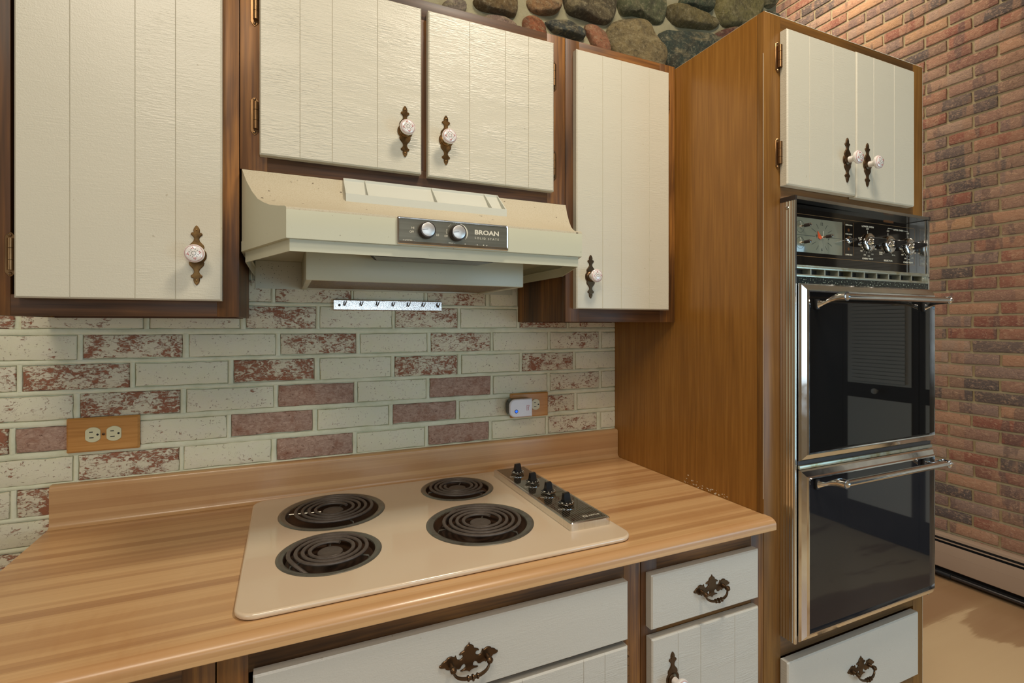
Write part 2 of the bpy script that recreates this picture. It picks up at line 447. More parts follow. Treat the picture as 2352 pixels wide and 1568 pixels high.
# ------------------------------------------------------------------ mesh helpers
class MB:
    def __init__(s, *mats):
        s.bm = bmesh.new()
        s.mats = [MAT[a] for a in mats]
        s.lay = s.bm.loops.layers.float_color.new('Col')
        s.mi = 0
        s.col = (0.5, 0.5, 0.5, 1)
    def _add(s, b2, mi=None, col=None):
        me = bpy.data.meshes.new('tmp')
        b2.to_mesh(me)
        b2.free()
        n0 = len(s.bm.faces)
        s.bm.from_mesh(me)
        bpy.data.meshes.remove(me)
        s.bm.faces.ensure_lookup_table()
        s._mark(s.bm.faces[n0:], mi, col)
    def _mark(s, faces, mi=None, col=None):
        mi = s.mi if mi is None else mi
        col = s.col if col is None else col
        for f in faces:
            f.material_index = mi
            for lp in f.loops:
                lp[s.lay] = col
    def box(s, x0, x1, y0, y1, z0, z1, bev=0.0, mi=None, seg=2, rot=None):
        b = bmesh.new()
        bmesh.ops.create_cube(b, size=1.0)
        for v in b.verts:
            v.co = Vector((x0 + (x1 - x0) * (v.co.x + .5), y0 + (y1 - y0) * (v.co.y + .5), z0 + (z1 - z0) * (v.co.z + .5)))
        if bev:
            bmesh.ops.bevel(b, geom=b.edges[:], offset=bev, segments=seg, profile=0.5, affect='EDGES', clamp_overlap=True)
        if rot:
            bmesh.ops.transform(b, matrix=rot, verts=b.verts[:])
        s._add(b, mi)
    def loft(s, loops, cap=True, mi=None, closed=True):
        n = len(loops[0])
        V = [[s.bm.verts.new(p) for p in lp] for lp in loops]
        fs = []
        for a, b in zip(V[:-1], V[1:]):
            for i in range(n if closed else n - 1):
                j = (i + 1) % n
                try:
                    fs.append(s.bm.faces.new((a[i], a[j], b[j], b[i])))
                except ValueError:
                    pass
        if cap:
            fs.append(s.bm.faces.new(list(reversed(V[0]))))
            fs.append(s.bm.faces.new(V[-1]))
        s._mark(fs, mi)
        return fs
    def prism(s, poly, axis, a0, a1, mi=None, bev=0.0):
        """poly: 2D outline in the plane across axis ('y': (x,z), 'x': (y,z), 'z': (x,y))"""
        def P(u, v, a):
            return {'y': (u, a, v), 'x': (a, u, v), 'z': (u, v, a)}[axis]
        if bev:
            cx = sum(p[0] for p in poly) / len(poly); cy = sum(p[1] for p in poly) / len(poly)
            def inset(k):
                n = len(poly); out = []
                ar = sum(poly[i][0] * poly[(i + 1) % n][1] - poly[(i + 1) % n][0] * poly[i][1] for i in range(n))
                sg = 1 if ar > 0 else -1
                for i in range(n):
                    p0, p1, p2 = Vector(poly[i - 1]), Vector(poly[i]), Vector(poly[(i + 1) % n])
                    d = (p2 - p0)
                    if d.length < 1e-9:
                        out.append(p1); continue
                    d.normalize()
                    out.append((p1.x - sg * d.y * k, p1.y + sg * d.x * k))
                return out
            q = inset(bev)
            sgn = 1 if a1 > a0 else -1
            return s.loft([[P(u, v, a0) for u, v in poly], [P(u, v, a1 - sgn * bev) for u, v in poly], [P(u, v, a1) for u, v in q]], mi=mi)
        return s.loft([[P(u, v, a0) for u, v in poly], [P(u, v, a1) for u, v in poly]], mi=mi)
    def lathe(s, prof, org, axis=(0, -1, 0), seg=24, mi=None, cap=True, sc_=(1, 1)):
        """prof: (radius, distance along axis)"""
        ax = Vector(axis).normalized()
        u = ax.orthogonal().normalized() if abs(ax.z) > 0.9 else Vector((0, 0, 1)).cross(ax).normalized()
        v = ax.cross(u)
        o = Vector(org)
        loops = []
        for r, h in prof:
            r = max(r, 1e-5)
            loops.append([o + ax * h + (u * math.cos(t) * sc_[0] + v * math.sin(t) * sc_[1]) * r for t in [2 * PI * i / seg for i in range(seg)]])
        return s.loft(loops, cap=cap, mi=mi)
    def cyl(s, p0, p1, r, seg=16, mi=None, r2=None):
        p0, p1 = Vector(p0), Vector(p1)
        return s.lathe([(r, 0), (r if r2 is None else r2, (p1 - p0).length)], p0, p1 - p0, seg, mi)
    def tube(s, pts, r, seg=8, mi=None, closed=False, flat=1.0, cap=True):
        pts = [Vector(p) for p in pts]
        n = len(pts)
        loops = []
        up = None
        for i in range(n):
            a = pts[(i - 1) % n] if (closed or i > 0) else pts[0]
            b = pts[(i + 1) % n] if (closed or i < n - 1) else pts[-1]
            d = (b - a).normalized()
            if up is None:
                up = Vector((0, 0, 1)) if abs(d.z) < 0.9 else Vector((0, 1, 0))
            sd = d.cross(up).normalized()
            u2 = sd.cross(d).normalized()
            rr = r[i] if isinstance(r, (list, tuple)) else r
            loops.append([pts[i] + sd * math.cos(t) * rr + u2 * math.sin(t) * rr * flat for t in [2 * PI * k / seg for k in range(seg)]])
            if abs(d.dot(Vector((0, 0, 1)))) > 0.9 and False:
                up = u2
        if closed:
            loops.append(loops[0])
        return s.loft(loops, cap=cap and not closed, mi=mi)
    def disc(s, org, r, axis='y', seg=20, mi=None, d=0.0003, sx=1.0):
        o = Vector(org)
        if axis == 'y':
            f = lambda t, k: (o.x + math.cos(t) * r * sx, o.y - k, o.z + math.sin(t) * r)
        else:
            f = lambda t, k: (o.x + math.cos(t) * r * sx, o.y + math.sin(t) * r, o.z + k)
        T = [2 * PI * i / seg for i in range(seg)]
        return s.loft([[f(t, 0) for t in T], [f(t, d) for t in T]], mi=mi)
    def text(s, body, cx, cz, y, width=None, height=None, mi=None, bold=0.0, d=0.0003, mat4=None, spacing=1.0):
        cu = bpy.data.curves.new('t', 'FONT')
        cu.body = body; cu.size = 1.0; cu.extrude = 0.0; cu.offset = bold; cu.space_character = spacing
        cu.resolution_u = 3
        ob = bpy.data.objects.new('t', cu)
        C.objects.link(ob)
        dg = bpy.context.evaluated_depsgraph_get()
        me = bpy.data.meshes.new_from_object(ob.evaluated_get(dg))
        bpy.data.objects.remove(ob); bpy.data.curves.remove(cu)
        xs = [v.co.x for v in me.vertices]; ys = [v.co.y for v in me.vertices]
        w_, h_ = max(xs) - min(xs), max(ys) - min(ys)
        mx, my = (max(xs) + min(xs)) / 2, (max(ys) + min(ys)) / 2
        sx = (width / w_) if width else None
        sy = (height / h_) if height else sx
        sx = sx or sy
        b = bmesh.new(); b.from_mesh(me); bpy.data.meshes.remove(me)
        for v in b.verts:
            v.co = Vector(((v.co.x - mx) * sx, (v.co.y - my) * sy, 0))
        M = mat4 or (Matrix.Translation((cx, y, cz)) @ Matrix.Rotation(PI / 2, 4, 'X'))
        ext = bmesh.ops.extrude_face_region(b, geom=b.faces[:])
        for e in ext['geom']:
            if isinstance(e, bmesh.types.BMVert):
                e.co.z += d
        bmesh.ops.transform(b, matrix=M, verts=b.verts[:])
        s._add(b, mi)
    def build(s, name, parent=None, origin=None, smooth=35, kind=None, label=None):
        bmesh.ops.recalc_face_normals(s.bm, faces=s.bm.faces[:])
        me = bpy.data.meshes.new(name)
        if origin is None:
            origin = world_of(parent) if parent else Vector((0, 0, 0))
        origin = Vector(origin)
        for v in s.bm.verts:
            v.co -= origin
        s.bm.to_mesh(me); s.bm.free()
        for mt in s.mats:
            me.materials.append(mt)
        for p in me.polygons:
            p.use_smooth = True
        me.set_sharp_from_angle(angle=math.radians(smooth))
        o = bpy.data.objects.new(name, me)
        C.objects.link(o)
        if parent:
            o.parent = parent
            o.location = origin - world_of(parent)
            WORLD[o.name] = origin
        else:
            o.location = origin
            WORLD[o.name] = origin
        if kind: o['kind'] = kind
        if label: o['label'] = label
        return o

WORLD = {}
def world_of(o):
    return Vector(WORLD[o.name])

def thing(name, label, cat, loc=(0, 0, 0), group=None):
    o = bpy.data.objects.new(name, None)
    o.empty_display_size = 0.05
    C.objects.link(o)
    o.location = loc
    WORLD[o.name] = Vector(loc)
    o['label'] = label; o['category'] = cat
    if group: o['group'] = group
    return o

def tag(o, label, cat, group=None):
    o['label'] = label; o['category'] = cat
    if group: o['group'] = group
    return o

def px_plane(px, py, Y):
    x = (px - CX) / F_PX; y = -(py - CY) / F_PX
    r = Vector((math.cos(YAW) * x + math.sin(YAW), -math.sin(YAW) * x + math.cos(YAW), y))
    t = (Y - CAM.y) / r.y
    return CAM + r * t

def part_copy(o, parent, dloc=(0, 0, 0)):
    """copy a part and its sub-parts onto another thing"""
    c = o.copy(); C.objects.link(c)
    c.parent = parent
    c.location = Vector(o.location) + Vector(dloc)
    for ch in list(o.children):
        part_copy(ch, c)
    return c

# ------------------------------------------------------------------ brick layer
def lay_brick(mb, u0, u1, z0, z1, P, depth=0.008, jit=0.0012, rnd=0.003, mi=0, col=None, n=7):
    """one brick face as rounded irregular slab; P(u, z, d) maps to world, d = height off the mortar"""
    pts = []
    nu, nz = n, 3
    for i in range(nu): pts.append((u0 + (u1 - u0) * i / nu, z0))
    for i in range(nz): pts.append((u1, z0 + (z1 - z0) * i / nz))
    for i in range(nu): pts.append((u1 - (u1 - u0) * i / nu, z1))
    for i in range(nz): pts.append((u0, z1 - (z1 - z0) * i / nz))
    cu, cz = (u0 + u1) / 2, (z0 + z1) / 2
    js = [(random.uniform(-jit, jit), random.uniform(-jit, jit)) for _ in pts]
    def ring(k, d):
        out = []
        for (u, z), (a, b) in zip(pts, js):
            uu = u + a - math.copysign(k, u - cu) * (1 if abs(abs(u - cu) - (u1 - u0) / 2) < 1e-6 else 0.3)
            zz = z + b - math.copysign(k, z - cz) * (1 if abs(abs(z - cz) - (z1 - z0) / 2) < 1e-6 else 0.3)
            out.append(P(uu, zz, d))
        return out
    V = [ring(0, -0.004), ring(0, depth - rnd), ring(rnd * 0.35, depth - rnd * 0.3), ring(rnd, depth)]
    old = mb.col
    if col: mb.col = col
    loops = V
    nn = len(loops[0])
    VV = [[mb.bm.verts.new(p) for p in lp] for lp in loops]
    fs = []
    for a, b in zip(VV[:-1], VV[1:]):
        for i in range(nn):
            j = (i + 1) % nn
            fs.append(mb.bm.faces.new((a[i], a[j], b[j], b[i])))
    fs.append(mb.bm.faces.new(VV[-1]))
    mb._mark(fs, mi)
    mb.col = old

# ------------------------------------------------------------------ the room
CEIL = 4.1
mb = MB('pale_floor'); mb.box(-2.3, 3.75, -4.3, 3.2, -0.1, 0.0); mb.build('floor', kind='structure')
mb = MB('ceiling_boards'); mb.box(-2.3, 3.75, -4.3, 3.2, CEIL, CEIL + 0.1); mb.build('ceiling', kind='structure')

# back wall, painted brick part (behind the counter)
mb = MB('whitewashed_brick', 'white_mortar')
gx0, gx1, gz0, gz1 = -2.2, 1.05, 0.0, 2.1
mb.box(gx0, gx1 + 0.85, 0.0035, 0.12, gz0, gz1, mi=1)
ROWZ = {'I': (0.810, 0.865), 'H': (0.877, 0.931), 'G': (0.942, 1.001), 'F': (1.012, 1.067), 'E': (1.083, 1.137),
        'D': (1.152, 1.207), 'C': (1.219, 1.275), 'B': (1.287, 1.341), 'A': (1.357, 1.414), 'Z': (1.425, 1.481)}
ROWS = {
 'Z': [(-0.23, -0.036, .5), (-0.024, 0.163, .62), (0.171, 0.368, .15), (0.379, 0.561, .6), (0.576, 0.669, .1), (0.68, 0.87, .2)],
 'A': [(-0.531, -0.31, .35), (-0.297, -0.107, .3), (-0.092, 0.073, .66), (0.084, 0.275, .12), (0.285, 0.47, .62), (0.481, 0.666, .1), (0.678, 0.847, .74), (0.858, 1.05, .3)],
 'B': [(-0.609, -0.435, .22), (-0.423, -0.232, .62), (-0.216, -0.026, .14), (-0.012, 0.176, .64), (0.189, 0.377, .15), (0.39, 0.576, .62), (0.587, 0.777, .12), (0.788, 0.975, .5), (0.987, 1.05, .2)],
 'C': [(-0.70, -0.54, .45), (-0.529, -0.337, .74), (-0.325, -0.133, .12), (-0.12, 0.068, .78), (0.084, 0.272, .12), (0.284, 0.47, .72), (0.484, 0.675, .14), (0.687, 0.872, .64), (0.883, 1.05, .12)],
 'D': [(-0.609, -0.442, .28), (-0.428, -0.236, .64), (-0.222, -0.03, .2), (-0.018, 0.171, .97), (0.182, 0.374, .14), (0.386, 0.576, .95), (0.587, 0.775, .15), (0.788, 0.975, .45), (0.987, 1.05, .2)],
 'E': [(-0.72, -0.553, .9), (-0.54, -0.33, .95), (-0.316, -0.137, .2), (-0.125, 0.064, .98), (0.078, 0.266, .15), (0.279, 0.465, .97), (0.477, 0.669, .2), (0.687, 0.877, .55), (0.89, 1.05, .15)],
 'F': [(-0.60, -0.442, .3), (-0.431, -0.238, .6), (-0.227, -0.036, .16), (-0.021, 0.167, 1.0), (0.18, 0.37, .16), (0.382, 0.571, .99), (0.583, 0.769, .15), (0.781, 0.966, .5), (0.984, 1.05, .2)],
 'G': [(-0.72, -0.551, .45), (-0.538, -0.351, .82), (-0.34, -0.15, .3)],
 'H': [(-0.66, -0.448, .4), (-0.436, -0.24, .3)],
 'I': [(-0.72, -0.516, .62), (-0.505, -0.31, .4)]}
PW = lambda u, z, d: (u, 0.0035 - d, z)
for k, (z0, z1) in ROWZ.items():
    lst = list(ROWS[k])
    u = lst[0][0] - 0.013
    while u > -2.1:
        lst.append((u - 0.19, u, random.choice((.15, .2, .45, .6, .9)))); u -= 0.203
    for u0, u1, tone in lst:
        lay_brick(mb, u0, u1, z0 + random.uniform(-.0012, .0012), z1 + random.uniform(-.0012, .0012), PW,
                  depth=0.0065, rnd=0.003, mi=0, col=(tone, random.random(), 0.5, 1), n=9)
names = ['I', 'H', 'G', 'F', 'E', 'D', 'C', 'B', 'A', 'Z']
def bead(P0, P1, hw, h, mb=mb):
    n = max(2, int((Vector(P1) - Vector(P0)).length / 0.022))
    loops = []
    horiz = abs(P1[0] - P0[0]) > abs(P1[1] - P0[1])
    for q in range(n + 1):
        f = q / n
        u = P0[0] + (P1[0] - P0[0]) * f; zz = P0[1] + (P1[1] - P0[1]) * f
        wob = 0.0011 * noise.noise(Vector((u * 21, zz * 33, 2.0)))
        hh = hw * (1 + 0.16 * noise.noise(Vector((u * 37, zz * 41, 7.0))))
        lp = []
        for a in (-1, -.8, -.4, 0, .4, .8, 1):
            d = h * math.sqrt(max(0, 1 - a * a)) ** .7
            if horiz: lp.append((u, .0035 + .004 - .004 - d, zz + wob + a * hh))
            else: lp.append((u + wob + a * hh, .0035 - d, zz))
        loops.append(lp)
    mb.loft(loops, cap=False, closed=False, mi=1)
for a, b in zip(names[:-1], names[1:]):
    zc0, zc1 = ROWZ[a][1], ROWZ[b][0]
    bead((-1.2, (zc0 + zc1) / 2), (1.05, (zc0 + zc1) / 2), (zc1 - zc0) / 2 - .0002, .0068)
for k, lst in ROWS.items():
    l2 = sorted(lst)
    for p, q in zip(l2[:-1], l2[1:]):
        if 0 < q[0] - p[1] < .03:
            bead(((p[1] + q[0]) / 2, ROWZ[k][0] - .002), ((p[1] + q[0]) / 2, ROWZ[k][1] + .002), (q[0] - p[1]) / 2 - .0003, .0062)
z = 0.74
while z > 0.02:
    u = -2.1 + random.uniform(0, .1)
    while u < -0.45:
        lay_brick(mb, u, u + 0.19, z, z + 0.055, PW, depth=0.0065, col=(random.choice((.15, .3, .6)), random.random(), .5, 1), n=5); u += 0.203
    z -= 0.0675
mb.build('wall_back', kind='structure')

# back wall, fieldstone part above the cabinets
mb = MB('stone_mortar', 'fieldstone')
SX0, SX1, SZ0, SZ1 = -2.2, 1.885, 2.1, CEIL
NXG, NZG = 130, 64
grid = []
for i in range(NXG + 1):
    row = []
    for j in range(NZG + 1):
        x = SX0 + (SX1 - SX0) * i / NXG; zz = SZ0 + (SZ1 - SZ0) * j / NZG
        d = 0.012 * noise.noise(Vector((x * 6, 3.1, zz * 6))) + 0.006 * noise.noise(Vector((x * 19, 1.1, zz * 19)))
        row.append(mb.bm.verts.new((x, 0.03 + d, zz)))
    grid.append(row)
fs = []
for i in range(NXG):
    for j in range(NZG):
        fs.append(mb.bm.faces.new((grid[i][j], grid[i + 1][j], grid[i + 1][j + 1], grid[i][j + 1])))
mb._mark(fs, 0)
mb.box(SX0, SX1 - 0.012, 0.05, 0.9, 0.0, CEIL, mi=0)
mb.box(1.1, SX1 - 0.012, 0.03, 0.06, 0.0, SZ0 + .01, mi=0)
def stone(poly, col, bulge=0.034, rough=0.010, seed=0):
    """poly in (x, z); a rounded irregular boulder face standing out of the mortar"""
    n = len(poly)
    cx = sum(p[0] for p in poly) / n; cz = sum(p[1] for p in poly) / n
    pts = []
    for i in range(n):
        a, b = poly[i], poly[(i + 1) % n]
        L = math.hypot(a[0] - b[0], a[1] - b[1])
        k = max(2, int(L / 0.012))
        for q in range(k):
            pts.append((a[0] + (b[0] - a[0]) * q / k, a[1] + (b[1] - a[1]) * q / k))
    for _ in range(2):
        m_ = len(pts)
        pts = [((pts[i - 1][0] + 2 * pts[i][0] + pts[(i + 1) % m_][0]) / 4, (pts[i - 1][1] + 2 * pts[i][1] + pts[(i + 1) % m_][1]) / 4) for i in range(m_)]
    size = max(max(p[0] for p in pts) - min(p[0] for p in pts), 0.05)
    bl = bulge * min(1.0, size / 0.18)
    loops = []
    for s_, h in ((1.07, -0.5), (1.07, 0.0), (1.035, 0.42), (0.955, 0.68), (0.88, 0.84), (0.78, 0.90), (0.66, 0.94), (0.52, 0.97), (0.38, 1.0), (0.22, 1.0), (0.04, 1.0)):
        lp = []
        for (x, zz) in pts:
            X = cx + (x - cx) * s_; Z = cz + (zz - cz) * s_
            nn = noise.noise(Vector((X * 8 + seed, seed * 1.7, Z * 8))) * rough * 1.6 + abs(noise.noise(Vector((X * 22 + seed, 5.0, Z * 22)))) * rough * 1.1 + noise.noise(Vector((X * 60, seed, Z * 60))) * rough * .25
            tilt = (math.sin(seed) * (X - cx) + math.cos(seed * 1.3) * (Z - cz)) * 0.16
            lp.append((X, 0.026 - bl * h - (nn + tilt) * (0.1 if h < 0.2 else min(1, h)), Z))
        loops.append(lp)
    mb.col = col
    mb.loft(loops, cap=True, mi=1)
ZA = (1000.0, 4.704); ZB = (1400.0, 4.704)
def zp(off, lst):
    out = []
    for a, b in lst:
        p = px_plane(off[0] + a / off[1], b / off[1], -0.015)
        out.append((p.x, p.z))
    return out
STONES = [
 (ZA, [(110, -60), (375, -70), (372, 75), (240, 62), (120, 30)], sr(150, 134, 118)),
 (ZA, [(450, -90), (930, -110), (932, 60), (905, 112), (790, 102), (640, 68), (500, 22)], sr(116, 92, 54)),
 (ZA, [(1045, -90), (1425, -100), (1400, 50), (1310, 95), (1180, 82), (1080, 40)], sr(158, 118, 76)),
 (ZA, [(1445, -120), (2020, -120), (2005, 100), (1930, 192), (1800, 168), (1650, 122), (1500, 70)], sr(96, 84, 58)),
 (ZA, [(520, 125), (640, 98), (780, 128), (890, 185), (950, 260), (850, 300), (600, 240)], sr(160, 132, 116)),
 (ZA, [(1000, 118), (1100, 100), (1195, 150), (1250, 240), (1268, 330), (1200, 400), (1090, 380), (1010, 270), (1010, 190)], sr(168, 98, 60)),
 (ZA, [(1238, 165), (1330, 150), (1460, 165), (1560, 218), (1665, 268), (1685, 335), (1640, 362), (1540, 345), (1440, 300), (1330, 275), (1280, 205)], sr(70, 78, 74)),
 (ZA, [(1675, 203), (1760, 192), (1855, 240), (1915, 350), (1950, 560), (1860, 570), (1775, 480), (1740, 330), (1695, 275)], sr(168, 112, 80)),
 (ZB, [(150, -120), (650, -120), (668, 80), (650, 185), (565, 212), (480, 170), (380, 100), (220, 98)], sr(104, 108, 74)),
 (ZB, [(60, 270), (130, 178), (300, 162), (445, 180), (520, 300), (580, 440), (640, 500), (655, 570), (620, 760), (500, 780), (330, 700), (200, 600), (120, 450), (68, 380)], sr(148, 130, 88)),
 (ZB, [(676, 20), (800, 12), (960, 50), (1100, 98), (1255, 165), (1262, 205), (1180, 262), (1000, 232), (820, 225), (755, 170), (692, 70)], sr(126, 112, 66)),
 (ZB, [(850, -100), (1200, -100), (1185, 66), (1100, 62), (950, 22), (840, 0)], sr(72, 84, 62)),
 (ZB, [(600, 320), (700, 285), (900, 308), (1150, 360), (1300, 440), (1290, 560), (1050, 700), (790, 730), (690, 640), (640, 460)], sr(62, 76, 66)),
 (ZB, [(1215, -80), (1760, -100), (1715, 80), (1640, 200), (1420, 235), (1330, 222), (1262, 150)], sr(146, 136, 84)),
 (ZB, [(1228, 300), (1360, 258), (1600, 300), (1560, 480), (1350, 480), (1215, 375)], sr(120, 72, 58)),
 (ZB, [(1690, 85), (1800, 68), (1900, 92), (1944, 180), (1930, 300), (1750, 330), (1670, 170)], sr(70, 78, 46)),
 (ZB, [(1760, -140), (1900, -120), (1870, 20), (1790, 26), (1740, -20)], sr(84, 84, 52))]
boxes = []
for i, (off, lst, col) in enumerate(STONES):
    pl = zp(off, lst)
    xs = [p[0] for p in pl]; zs = [p[1] for p in pl]
    boxes.append((min(xs), max(xs), min(zs), max(zs)))
    stone(pl, col, seed=i * 3.7)
PAL = [sr(150, 134, 118), sr(116, 92, 54), sr(96, 84, 58), sr(168, 112, 80), sr(104, 108, 74), sr(148, 130, 88), sr(62, 76, 66), sr(126, 112, 66)]
zz = 2.2; k = 0
while zz < CEIL - 0.1:
    xx = SX0 + 0.1 + (0.09 if k % 2 else 0)
    while xx < SX1 - 0.12:
        rx, rz = random.uniform(.085, .118), random.uniform(.065, .088)
        bx = (xx - rx, xx + rx, zz - rz, zz + rz)
        if all(bx[1] < b[0] - .005 or bx[0] > b[1] + .005 or bx[3] < b[2] - .005 or bx[2] > b[3] + .005 for b in boxes):
            n = 9
            pl = [(xx + rx * math.cos(2 * PI * i / n) * random.uniform(.85, 1.1), zz + rz * math.sin(2 * PI * i / n) * random.uniform(.85, 1.1)) for i in range(n)]
            stone(pl, random.choice(PAL), seed=k + xx)
        xx += 0.235
    zz += 0.18; k += 1
mb.build('wall_back_upper', kind='structure', smooth=50)

# right wall of red brick
mb = MB('red_brick', 'grey_mortar')
RX = 3.3
RY0, RY1 = -1.15, 3.1
mb.box(RX, RX + 0.25, RY0, RY1, 0.0, CEIL, mi=1)
PR = lambda u, z, d: (RX - d, -u, z)
REDS = [sr(152, 96, 74), sr(142, 84, 66), sr(158, 108, 84), sr(140, 94, 76), sr(178, 132, 100), sr(150, 112, 92), sr(132, 104, 92),
        sr(106, 90, 82), sr(84, 74, 70), sr(92, 80, 74), sr(166, 136, 114), sr(146, 86, 66), sr(140, 114, 100), sr(152, 96, 74), sr(184, 140, 100)]
course = 0.0655
kk = int((0.24 - 1.162) / course) - 1
while True:
    z0 = 1.162 + kk * course
    if z0 > CEIL - 0.06: break
    if z0 > 0.1:
        phase = -0.091 + (0.1085 if kk % 2 else 0.0) + random.uniform(-.006, .006)
        y = phase - 0.217 * 15
        while y < 1.15:
            a, b = y + 0.006, y + 0.211
            a, b = max(a, -3.05), min(b, 1.147)
            if b - a > 0.03:
                lay_brick(mb, a, b, z0 + random.uniform(-.0015, .0015), z0 + 0.054 + random.uniform(-.0015, .0015), PR,
                          depth=0.007 + random.uniform(-.001, .002), jit=.0016, rnd=.003, mi=0, col=random.choice(REDS), n=5)
            y += 0.217
    kk += 1
mb.build('wall_right', kind='structure')

mb = MB('wall_paint', 'door_stain')
mb.box(3.5, 3.75, -4.3, RY0, 0, CEIL)
mb.box(3.488, 3.5, -4.19, -2.085, 0, 2.3, mi=1)
mb.box(3.3, 3.5, RY0 - 0.1, RY0 + 0.0, 0, CEIL)
mb.build('wall_right_rear', kind='structure')
mb = MB('wall_paint'); mb.box(-2.3, -2.2, -4.3, 0.9, 0, CEIL); mb.build('wall_left', kind='structure')
mb = MB('wall_paint'); mb.box(1.87, 3.55, 3.1, 3.2, 0, CEIL); mb.build('wall_back_dining', kind='structure')
mb = MB('wall_paint')
WX0, WX1, WZ0, WZ1 = -0.55, 1.75, 0.88, 2.22
mb.box(-2.2, WX0, -4.3, -4.2, 0, CEIL); mb.box(WX1, 3.5, -4.3, -4.2, 0, CEIL)
mb.box(WX0, WX1, -4.3, -4.2, 0, WZ0); mb.box(WX0, WX1, -4.3, -4.2, WZ1, CEIL)
mb.build('wall_front', kind='structure')
mb = MB('door_paint')
for a, b in ((WX0, WX0 + .05), (WX1 - .05, WX1), (0.57, 0.63)):
    mb.box(a, b, -4.28, -4.2, WZ0, WZ1)
mb.box(WX0, WX1, -4.28, -4.2, WZ0, WZ0 + .05); mb.box(WX0, WX1, -4.28, -4.2, WZ1 - .05, WZ1)
mb.build('window_1', kind='structure')
# folding louvred doors on the right (seen mirrored in the oven glass)
doors = [(-1.20, -1.615), (-1.62, -2.07)]
for i, (ya, yb) in enumerate(doors):
    mb = MB('door_stain', 'door_paint', 'black_gap')
    X = 3.497
    mb.box(X - 0.03, X, yb, ya, 0.01, 2.05, mi=0)
    a, b = yb + 0.035, ya - 0.035
    mb.box(X - 0.036, X - 0.03, a, b, 0.2, 0.89, mi=1)
    mb.box(X - 0.036, X - 0.033, a, b, 0.985, 1.93, mi=1)
    z = 1.0
    while z < 1.90:
        mb.box(X - 0.046, X - 0.036, a + .03, b - .03, z, z + 0.0205, mi=1)
        z += 0.0245
    if i == 1:
        mb.lathe([(0.008, 0), (0.008, .02), (0.018, .025), (0.018, .035), (0.004, .042)], (X - .03, -1.852, 0.943), (-1, 0, 0), 12, mi=1)
    mb.build('door_%d' % (i + 1), kind='structure')

# ------------------------------------------------------------------ cabinet hardware
PLATE = [(0, .0575), (.0022, .0556), (.0044, .052), (.0054, .048), (.005, .0438), (.0076, .0438), (.0096, .0415), (.0096, .0388), (.0072, .0372),
         (.0050, .0345), (.0042, .0315), (.0052, .0275), (.0084, .0235), (.0118, .0195), (.0128, .0155), (.0118, .0118), (.0140, .0095), (.0162, .0055), (.0168, 0)]
PLATE_R = PLATE + [(x, -z) for x, z in reversed(PLATE[:-1])]
PLATE_FULL = PLATE_R + [(-x, z) for x, z in reversed(PLATE_R[1:-1])]

def knob_set(parent, x, z, yf, mat='aged_brass', turn=0.3):
    mb = MB(mat)
    poly = [(x + a, z + b) for a, b in PLATE_FULL]
    mb.prism(poly, 'y', yf + 0.0005, yf - 0.0028, bev=0.0011)
    mb.lathe([(.0135, 0), (.0135, .002), (.011, .004), (.007, .005)], (x, yf - .002, z), seg=20)
    for s_ in (-1, 1):
        mb.lathe([(.0018, 0), (.0018, .0008), (.0006, .0013)], (x, yf - .0026, z + s_ * .0485), seg=8)
    plate = mb.build('backplate', parent)
    mb = MB('porcelain', 'pink_ring', 'red_paint', 'green_paint')
    prof = [(.0082, 0), (.0080, .004), (.0074, .009), (.0082, .014), (.0125, .0175), (.0160, .0195), (.0172, .0225), (.0168, .0255), (.0140, .0280), (.0100, .0292), (.0045, .0298), (.0010, .0300)]
    o = (x, yf - .005, z)
    mb.lathe(prof, o, seg=28)
    mb.lathe([(.0158, .0268), (.0150, .0276), (.0146, .0279)], (x, yf - .0053, z), seg=28, mi=1, cap=False)
    mb.lathe([(.0040, .0300), (.0034, .0302)], (x, yf - .0053, z), seg=16, mi=3, cap=False)
    for q in range(4):
        a = turn + q * PI / 2
        for (dr, da, mi_) in ((.0112, 0, 2), (.0094, .16, 2), (.0094, -.16, 2)):
            mb.disc((x + dr * math.cos(a + da), yf - .0341 + (dr - .0094) * .15, z + dr * math.sin(a + da)), .00085, mi=mi_, seg=8, d=.0007)
        for sg in (-1, 1):
            t0 = a + sg * .42
            mb.tube([(x + r_ * math.cos(t0 + sg * k_), yf - .0347, z + r_ * math.sin(t0 + sg * k_)) for r_, k_ in ((.0062, 0), (.0072, .1), (.0086, .12))], .0004, 5, mi=3)
    mb.build('knob', parent)
    return plate

BAT = [(0, 34.5), (1.6, 30.4), (4.5, 29.2), (8.4, 26), (10, 21.4), (13.5, 20.2), (17.5, 18.4), (19.4, 15.8), (18.0, 14.2), (14.8, 15.4), (12.6, 13.4), (12.2, 10.0), (15, 7.2), (19, 6.2), (22.5, 7.8), (24.6, 11.5), (25.8, 16), (27.8, 14.0), (30, 14.2),
       (33.5, 16.3), (37.5, 16.8), (42, 15.4), (45, 12.0), (48, 11.4), (51.5, 9.2), (54, 6.2), (57, 5.0), (57.2, 2.2), (54, 0), (50, -.8), (47, -1.2), (44.5, -4.6), (40.5, -6.6), (36.5, -7.2), (34.2, -7), (32.6, -10.8), (30.4, -8.0), (26.5, -8.4), (21, -10.4),
       (17, -9.0), (14.4, -4.6), (10.5, -2.6), (7.4, -5.4), (7.2, -9.6), (10, -12.0), (15, -13.4), (17.8, -14.6), (14, -16.2), (9, -16), (4, -17), (0, -20)]
